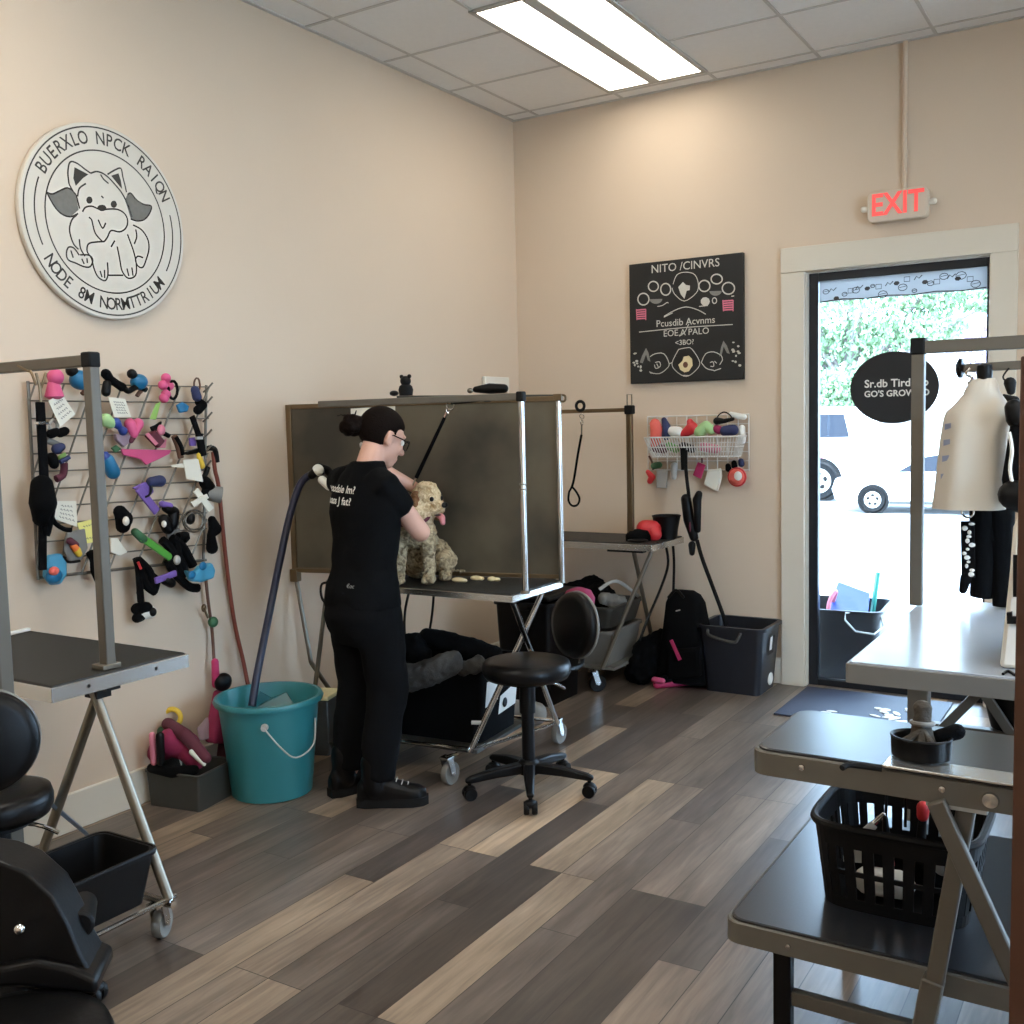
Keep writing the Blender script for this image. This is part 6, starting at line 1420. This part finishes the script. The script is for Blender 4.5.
MB().ell(WB(737, 477, .06), (.05, .03, .05)).build('body', M['coral'], t, world=True); MB().ell(WB(738, 476, .088), (.024, .006, .026)).build('patch', M['white'], t, world=True); MB().torus(WB(737, 477, .06), (0, 1, 0), .048, .008).build('rim', M['red'], t, world=True)
for k, (x, y) in enumerate(((728, 466), (734, 463), (741, 461))): BC_('clip', ('blackf', 'blackf', 'navyb')[k], ('black clip above the coral pouch next to the paper bag', 'black clip above the middle of the coral pouch', 'navy clip above the coral pouch at the grid corner')[k], 'clip', [(x, y), (x + .5, y + 3)], [.016, .018], .05)
# blow dryer hanging from the basket
t = thing('blow_dryer', 'black hand dryer hanging under the wall basket with its hose', 'dryer', WB(692, 556, .2))
MB().bar(WB(683, 448, .2), WB(684, 470, .2), .03, .012, (0, 1, 0)).tube(smooth_path([WB(686, 450, .2), WB(686, 470, .2), WB(689, 497, .2)], 5), .011).build('strap', M['black'], t, world=True)
MB().chain([WB(686, 499, .2), WB(689, 520, .2), WB(694, 537, .2)], [.030, .032, .026]).build('barrel', M['black'], t, world=True, smooth=60)
MB().chain([WB(699, 494, .22), WB(697, 500, .22), WB(698, 530, .22)], [.02, .026, .016]).build('grip', M['black'], t, world=True)
MB().cap(WB(692, 545, .2), WB(692, 553, .2), .022, .016).build('nozzle', M['black'], t, world=True)
MB().tube(smooth_path([WB(693, 500, .2), WB(696, 520, .2), WB(699, 538, .2)], 4), .004).build('trim_wire', M['lgrey'], t, world=True)
MB().ell(WB(690, 527, .235), (.006, .006, .03)).build('red_switch', M['maroon'], t, world=True)
MB().tube(smooth_path([WB(697, 540, .2), WB(702, 558, .2), WB(712, 585, .2), WB(722, 612, .2), WB(726, 626, .2), WB(727, 640, .2)], 5), .012).build('hose', M['black'], t, world=True)

# ================================================================== RIGHT HAND TABLES: WHAT STANDS AND HANGS THERE
Ys = 3.93
sm = [(1.0, .012)]
t = thing('smock', 'cream white grooming smock hanging from the grey rail by the door', 'smock', atY(968, 508, Ys))
rs = []
for py, a, b_, dpt_ in ((507, 932, 1006, .085), (480, 935.5, 1006, .08), (440, 940, 1007, .075), (418, 943.5, 1012, .065), (411, 946, 1013, .06), (404, 954, 1008, .05), (394, 963, 1001, .042), (391, 964, 999.5, .04), (384, 968, 998, .032), (378.5, 974, 995, .022)):
    A_, B_ = atY(a, py + (3 if py > 500 else 0), Ys), atY(b_, py, Ys); c = (A_ + B_) / 2; hw_ = (B_.x - A_.x) / 2
    rs.append([V((c.x + hw_ * math.copysign(abs(math.cos(q)) ** .8, math.cos(q)), c.y + dpt_ * math.sin(q) * (1 + .08 * math.sin(6 * q) * (py > 415)), c.z)) for q in [2 * PI * k / 48 for k in range(48)]])
MB().rings(rs, False, True).build('cloth', pm('cream white cotton', (196, 187, 172), .85, var=.04, vscale=5, bump=.08, bscale=12), t, world=True, smooth=60)
MB().lathe([(.024, -.02), (.026, .0), (.024, .03), (.014, .034)], atY(984.5, 374, Ys)).build('hanger_cap', M['black'], t, world=True)
m = MB()
for py in (424, 440, 456, 474, 490): m.add([atY(938 + (507 - py) * .08, py, Ys - .05), atY(946 + (507 - py) * .06, py - 1, Ys - .066), atY(946 + (507 - py) * .06, py + 4, Ys - .066), atY(938 + (507 - py) * .08, py + 6, Ys - .05)], [(0, 1, 2, 3)])
m.build('side_print', pm('faded blue print', (136, 144, 168), .8), t, world=True, smooth=0)
ar = bpy.data.objects['grooming_gantry.003']
m = MB().bar(atY(961, 368.5, 3.99), (.07, 3.99, atY(961, 368.5, 3.99).z + .01), .03, .03); m.build('hanging_rail', M['greypost'], ar, world=True, bevel=.003)
MB().lathe([(.02, -.012), (.034, -.004), (.034, .008), (.02, .014)], atY(960, 368.5, 3.99), (1, 0, 0)).build('rail_end', M['black'], ar, world=True)
tag(MB().tube(smooth_path([atY(970, 368, 3.95), atY(966, 374, 3.95), atY(972, 378, 3.95), atY(968, 384, 3.95)], 4), .005).build('rail_clip', M['chrome']), 'small chrome clip hanging on the grey rail beside the smock', 'clip')
t = thing('trousers', 'black trousers hanging below the cream smock', 'trousers', atY(990, 600, 4.08))
def leg_(m, pts, rr): return m.tube(smooth_path([atY(x, y, 4.08) for x, y in pts], 4), rr, 14)
n_ = 13
leg_(MB(), [(986, 500), (984, 530), (984, 565), (981, 597)], [.055 - .018 * k / n_ for k in range(n_)]).build('trouser_leg', M['blackf'], t, world=True)
leg_(MB(), [(1000, 500), (1001, 530), (1003, 570), (1002, 606)], [.052 - .022 * k / n_ for k in range(n_)]).build('trouser_leg', M['blackf'], t, world=True)
MB().prism([atY(x, y, 4.04) for x, y in ((976, 505), (1009, 505), (1008, 545), (977, 545))], (0, .07, 0)).build('waist', M['blackf'], t, world=True, bevel=.02)
t = thing('patterned_leash', 'black and white patterned strap hanging beside the black trousers', 'strap', atY(968, 592, 4.0))
MB().bar(atY(967.5, 521, 4.0), atY(968.5, 578, 4.0), .046, .012, (0, 1, 0)).cap(atY(966, 578, 4.0), atY(963, 590, 4.0), .02, .014).build('webbing', M['blackf'], t, world=True, bevel=.003)
m = MB(); rd = random.Random(2)
for k in range(13):
    c = atY(964 + rd.random() * 8, 524 + k * 4.2, 3.99); m.ell(c + V((0, 0, 0)), (.005 + rd.random() * .007, .004, .005 + rd.random() * .006), None, 7, 5)
m.build('white_spots', M['white'], t, world=True)
MB().torus(atY(968, 512, 4.0), (0, 1, 0), .02, .004, 16).build('ring', M['chrome'], t, world=True)
t = thing('bag', 'black bag hanging from the rail next to the cream smock', 'bag', atY(1010, 512, 3.80))
MB().prism([atY(x, y, 3.80) for x, y in ((1011, 415), (1022, 412), (1034, 440), (1036, 500), (1016, 512), (1004, 495), (1001, 480))], (0, .09, 0)).build('body', M['blackf'], t, world=True, bevel=.02, bseg=3)
MB().chain([atY(1014, 408, 3.82), atY(1017, 418, 3.82)], [.03, .035]).build('top', M['black'], t, world=True)
MB().tube(smooth_path([atY(1009, 432, 3.77), atY(1012, 450, 3.77), atY(1010, 470, 3.77), atY(1014, 490, 3.77)], 4), .006).build('white_piping', M['white'], t, world=True)
MB().chain([atY(1014, 495, 3.78), atY(1026, 498, 3.78)], [.05, .055]).build('lower_pocket', M['black'], t, world=True)
tag(MB().chain([atY(1010, 383, 3.9), atY(1011, 391, 3.9)], [.02, .014]).tube(smooth_path([atY(1009, 368, 3.9), atY(1003, 377, 3.9), atY(1008, 383, 3.9)], 4), .003).build('grooming_clip', M['blackm']), 'black clip hanging on a bent wire beside the smock neck', 'clip')
tag(MB().cap(atY(1004, 395, 3.86), atY(1014, 401, 3.86), .004, .018).build('leaf_clip', M['blackm']), 'black pointed clip beside the smock shoulder', 'clip')
# dryer cabinet standing on the white table
t = thing('stand_dryer', 'white machine with black panels standing on the white table', 'machine', (-.16, 3.2, .806))
x0_ = atY(1009, 600, 3.1).x
MB().rings([[V((x, y, z)) for x, y in ((x0_ + o, 3.1), (x0_ + .3, 3.1), (x0_ + .3, 3.45), (x0_ + o, 3.45))] for z, o in ((.807, -.022), (.95, -.01), (1.08, .0), (1.20, .006), (1.26, .03))]).build('cabinet', M['wallw'], t, world=True, bevel=.012)
MB().prism([atY(x, y, 3.093) for x, y in ((1013, 555), (1030, 555), (1030, 597), (1013, 597))], (0, .02, 0)).build('panel', M['black'], t, world=True)
MB().prism([atY(x, y, 3.085) for x, y in ((1006.5, 613), (1012, 612), (1012, 617), (1030, 617), (1030, 624), (1007, 624))], (0, .03, 0)).build('latch', M['black'], t, world=True)
tag(MB().tube(smooth_path([atZ(1003, 674, .81), atZ(1008, 671, .81), atZ(1015, 675, .81)], 4), .004).build('cord', M['black']), 'thin black cord on the near edge of the white table', 'cord')
t = thing('storage_tub', 'black tub with dark cloth standing under the white table', 'tub', (-.36, 3.86, .431))
MB().lathe([(.08, 0), (.105, .13), (.118, .132), (.118, .145), (.098, .145), (.075, .01)], (-.36, 3.86, .431), sx=1.25).build('shell', M['black'], t, world=True)
MB().ell((-.35, 3.86, .57), (.08, .06, .03)).build('contents', M['dgrey'], t, world=True)
# bowl with animal toy on the raised table
bc_ = V((-.382, 2.142, .8295))
t = thing('bowl', 'black oval dish on the raised grey table', 'bowl', bc_)
MB().lathe([(.04, 0), (.056, .002), (.058, .041), (.055, .043), (.052, .04), (.048, .008), (.01, .006)], bc_, seg=36, sx=1.0, sy=.8).build('shell', M['blackg'], t, world=True)
MB().loop([bc_ + V((.057 * math.cos(.2 * k), .0456 * math.sin(.2 * k), .042)) for k in range(31)], .0025, 6).build('rim', M['blackg'], t, world=True)
t = thing('plush_toy', 'grey brown cloth animal toy sitting in the black dish', 'plush toy', bc_ + V((0, .01, .01)))
tp = pm('grey brown cloth', (66, 60, 52), .9, var=.25, vscale=60, bump=.3, bscale=160)
me = remeshed(MB().chain([bc_ + V((0, .01, .025)), bc_ + V((.0, .012, .055)), bc_ + V((.0, .012, .082))], [.03, .019, .018]).ell(bc_ + V((0, .012, .096)), (.019, .018, .016)), .004, 3, [(.006, .02, 'CLOUDS')])
me.transform(FR[t.name].inverted()); link_mesh('body', me, tp, t, smooth=180)
m = MB()
for s, dx in ((-1, -.035), (1, .03), (.3, .005)): m.prism([bc_ + V((.0, -.010, .06)), bc_ + V((dx - .012, -.026, .028)), bc_ + V((dx + .010, -.028, .024)), bc_ + V((.010, -.010, .058))], (0, .012, 0))
m.build('skirt', tp, t, world=True, bevel=.004)
MB().torus(bc_ + V((0, .012, .066)), (0, .1, 1), .02, .005, 18).build('scarf', M['mgrey'], t, world=True)
MB().cap(bc_ + V((.03, .02, .04)), bc_ + V((.062, .03, .052)), .014, .016).build('tail', M['blackf'], t, world=True)
tag(MB().tube(smooth_path([atZ(842, 768, .826), atZ(848, 765, .828), atZ(860, 766, .826), atZ(882, 769, .824)], 5), .006).build('nail_strap', M['blackm']), 'short black strap lying on the raised table edge', 'strap')

# laundry basket on the low table
LBK = V((-.472, 2.435, .4065)); Wb, Db, Hb = .313, .282, .193
t = thing('laundry_basket', 'black plastic laundry basket with slotted sides on the low table', 'basket', LBK)
def lbk(u, v, side, o=0.0):
    """u along a side (-1..1), v up 0..1"""
    k = 1 + .14 * v
    x, y = {'f': (u * Wb / 2, -Db / 2 - o), 'b': (u * Wb / 2, Db / 2 + o), 'l': (-Wb / 2 - o, u * Db / 2), 'r': (Wb / 2 + o, u * Db / 2)}[side]
    # rounded plan
    e = 5.0; r = (abs(x / (Wb / 2 + o)) ** e + abs(y / (Db / 2 + o)) ** e) ** (1 / e)
    return LBK + V((x / r * k, y / r * k, v * Hb))
m = MB()
for sd in 'fblr':
    N_ = 16
    def patch(u0, u1, v0, v1):
        nu = max(1, int(round((u1 - u0) * 8)))
        for i in range(nu):
            a, b = u0 + (u1 - u0) * i / nu, u0 + (u1 - u0) * (i + 1) / nu
            q = [(a, v0), (b, v0), (b, v1), (a, v1)]
            m.add([lbk(*p, sd) for p in q] + [lbk(*p, sd, -.005) for p in q], [(0, 1, 2, 3), (7, 6, 5, 4), (0, 4, 5, 1), (1, 5, 6, 2), (2, 6, 7, 3), (3, 7, 4, 0)])
    patch(-1, 1, 0, .14); patch(-1, 1, .42, .48); patch(-1, 1, .76, 1)
    for k in range(9):
        c = -1 + k * .25; h_ = .07 if abs(c) < .95 else .16
        patch(max(-1, c - h_), min(1, c + h_), .14, .42); patch(max(-1, c - h_), min(1, c + h_), .48, .76)
m.build('slotted_sides', M['black'], t, world=True, smooth=0)
rim = [lbk(u, 1.0, 'f') for u in [-1 + .125 * k for k in range(16)]] + [lbk(u, 1.0, 'r') for u in [-1 + .125 * k for k in range(16)]] + [lbk(-u, 1.0, 'b') for u in [-1 + .125 * k for k in range(16)]] + [lbk(-u, 1.0, 'l') for u in [-1 + .125 * k for k in range(16)]]
MB().loop(rim, .0095, 8).build('rim', M['black'], t, world=True)
MB().prism([lbk(u, 0, 'f') for u in (-1, -.5, 0, .5)] + [lbk(u, 0, 'r') for u in (-1, 0)] + [lbk(-u, 0, 'b') for u in (-1, 0)] + [lbk(-u, 0, 'l') for u in (-1, 0)], (0, 0, .006)).build('base', M['black'], t, world=True)
def inb(x, y, z): return LBK + V((x, y, z))
def tool(name, label, cat, a, b, r, hm, bm):
    a, b = V(a), V(b); t = thing(name, label, cat, inb(*a))
    MB().cap(inb(*a), inb(*a.lerp(b, .6)), r, r * .8).build('handle', M[hm], t, world=True)
    MB().cap(inb(*a.lerp(b, .6)), inb(*b), r * .7, r * .45).build('blade', M[bm], t, world=True)
tool('scissors', 'red handled grooming tool standing in the laundry basket', 'tool', (-.02, -.05, .085), (-.03, -.045, .19), .013, 'red', 'black')
tool('brush', 'red and white brush end sticking up at the back of the laundry basket', 'brush', (.03, .05, .10), (.035, .055, .20), .012, 'black', 'black')
mk('toy', 'red', 'red tip on the brush at the back of the laundry basket', 'brush tip', MB().cap(inb(.035, .045, .175), inb(.036, .047, .195), .013, .015))
tool('clipper', 'chrome clipper lying in the laundry basket', 'clipper', (-.10, -.02, .11), (-.045, .01, .175), .013, 'lgrey', 'chrome')
mk('spoon', 'white', 'white oval scoop in the laundry basket', 'scoop', MB().ell(inb(-.075, -.045, .125), (.016, .012, .02)))
mk('paper_tag', 'paper', 'white paper piece beside the red tool in the laundry basket', 'paper', MB().box(inb(-.10, -.055, .10), (.04, .006, .05), .3))
mk('bottle', 'white', 'white bottle showing through the slots of the laundry basket', 'bottle', MB().cap(inb(-.06, -.07, .045), inb(.01, -.07, .05), .032, .032))
mk('bottle', 'lgrey', 'grey bottle at the far end inside the laundry basket', 'bottle', MB().cap(inb(.09, -.02, .09), inb(.12, -.03, .15), .02, .018))
heap('cloth', 'blackf', 'black cloth filling the bottom of the laundry basket', 'cloth', [inb(-.08, .03, .055), inb(.0, .04, .06), inb(.08, .03, .055)], [.045, .05, .045], .009, .02)
for k, x in enumerate((-.045, .0)): BT('dryer_cord', 'black', ('thin black cord hanging into the laundry basket', 'second black cord hanging into the laundry basket beside the red tip')[k], 'cord', [(0, 0), (1, 1)], .001) if False else tag(MB().tube([inb(x, .06 - .03 * k, .355 - .03), inb(x - .004, .05, .14)], .0035).build('dryer_cord', M['black']), ('thin black cord hanging into the laundry basket', 'second black cord hanging into the laundry basket beside the red tip')[k], 'cord')

# wooden cabinet at the edge of the photo
t = thing('cabinet', 'brown wooden cabinet edge standing in front of the raised grey table', 'cabinet', (.2, 1.6, 0))
cx0 = -.1425
MB().bbox((cx0, 1.42, 0), (cx0 + .03, 1.85, 1.58)).build('side_panel', M['wood'], t, world=True, bevel=.002)
MB().bbox((.5, 1.42, 0), (.53, 1.85, 1.58)).build('side_panel', M['wood'], t, world=True, bevel=.002)
for z in (.06, .45, .85, 1.2, 1.56): MB().bbox((cx0 + .03, 1.43, z - .012), (.5, 1.84, z + .012)).build('shelf', M['wood'], t, world=True, bevel=.002)
MB().bbox((cx0 + .03, 1.84, 0), (.5, 1.85, 1.58)).build('back_panel', M['wood'], t, world=True)

# ------------------------------------------------------------------ groups of repeats
GROUPS = {'grooming_table': 'grooming tables around the room', 'grooming_gantry': 'grooming arm frames on the tables', 'ceiling_light': 'recessed ceiling lights', 'rolling_stool': 'black rolling stools',
          'car': 'white cars parked across the street', 'street_tree': 'trees across the street'}
rack_c = rk(.5, .55, .05)
for o in list(bpy.data.objects):
    if o.parent is None and 'category' in o:
        k = o.name.split('.')[0]; p = FR[o.name].translation
        if k in GROUPS: o['group'] = GROUPS[k]
        elif p.x < LX + .2 and abs(p.y - rack_c.y) < .62 and .8 < p.z < 1.75 and k != 'wall_rack': o['group'] = 'pet gear hanging on the leash rack'
        elif p.y > BY - .25 and -2.7 < p.x < -1.9 and 1.1 < p.z < 1.6 and k not in ('wire_basket', 'wall_grid'): o['group'] = 'toys and gear at the wire wall basket'
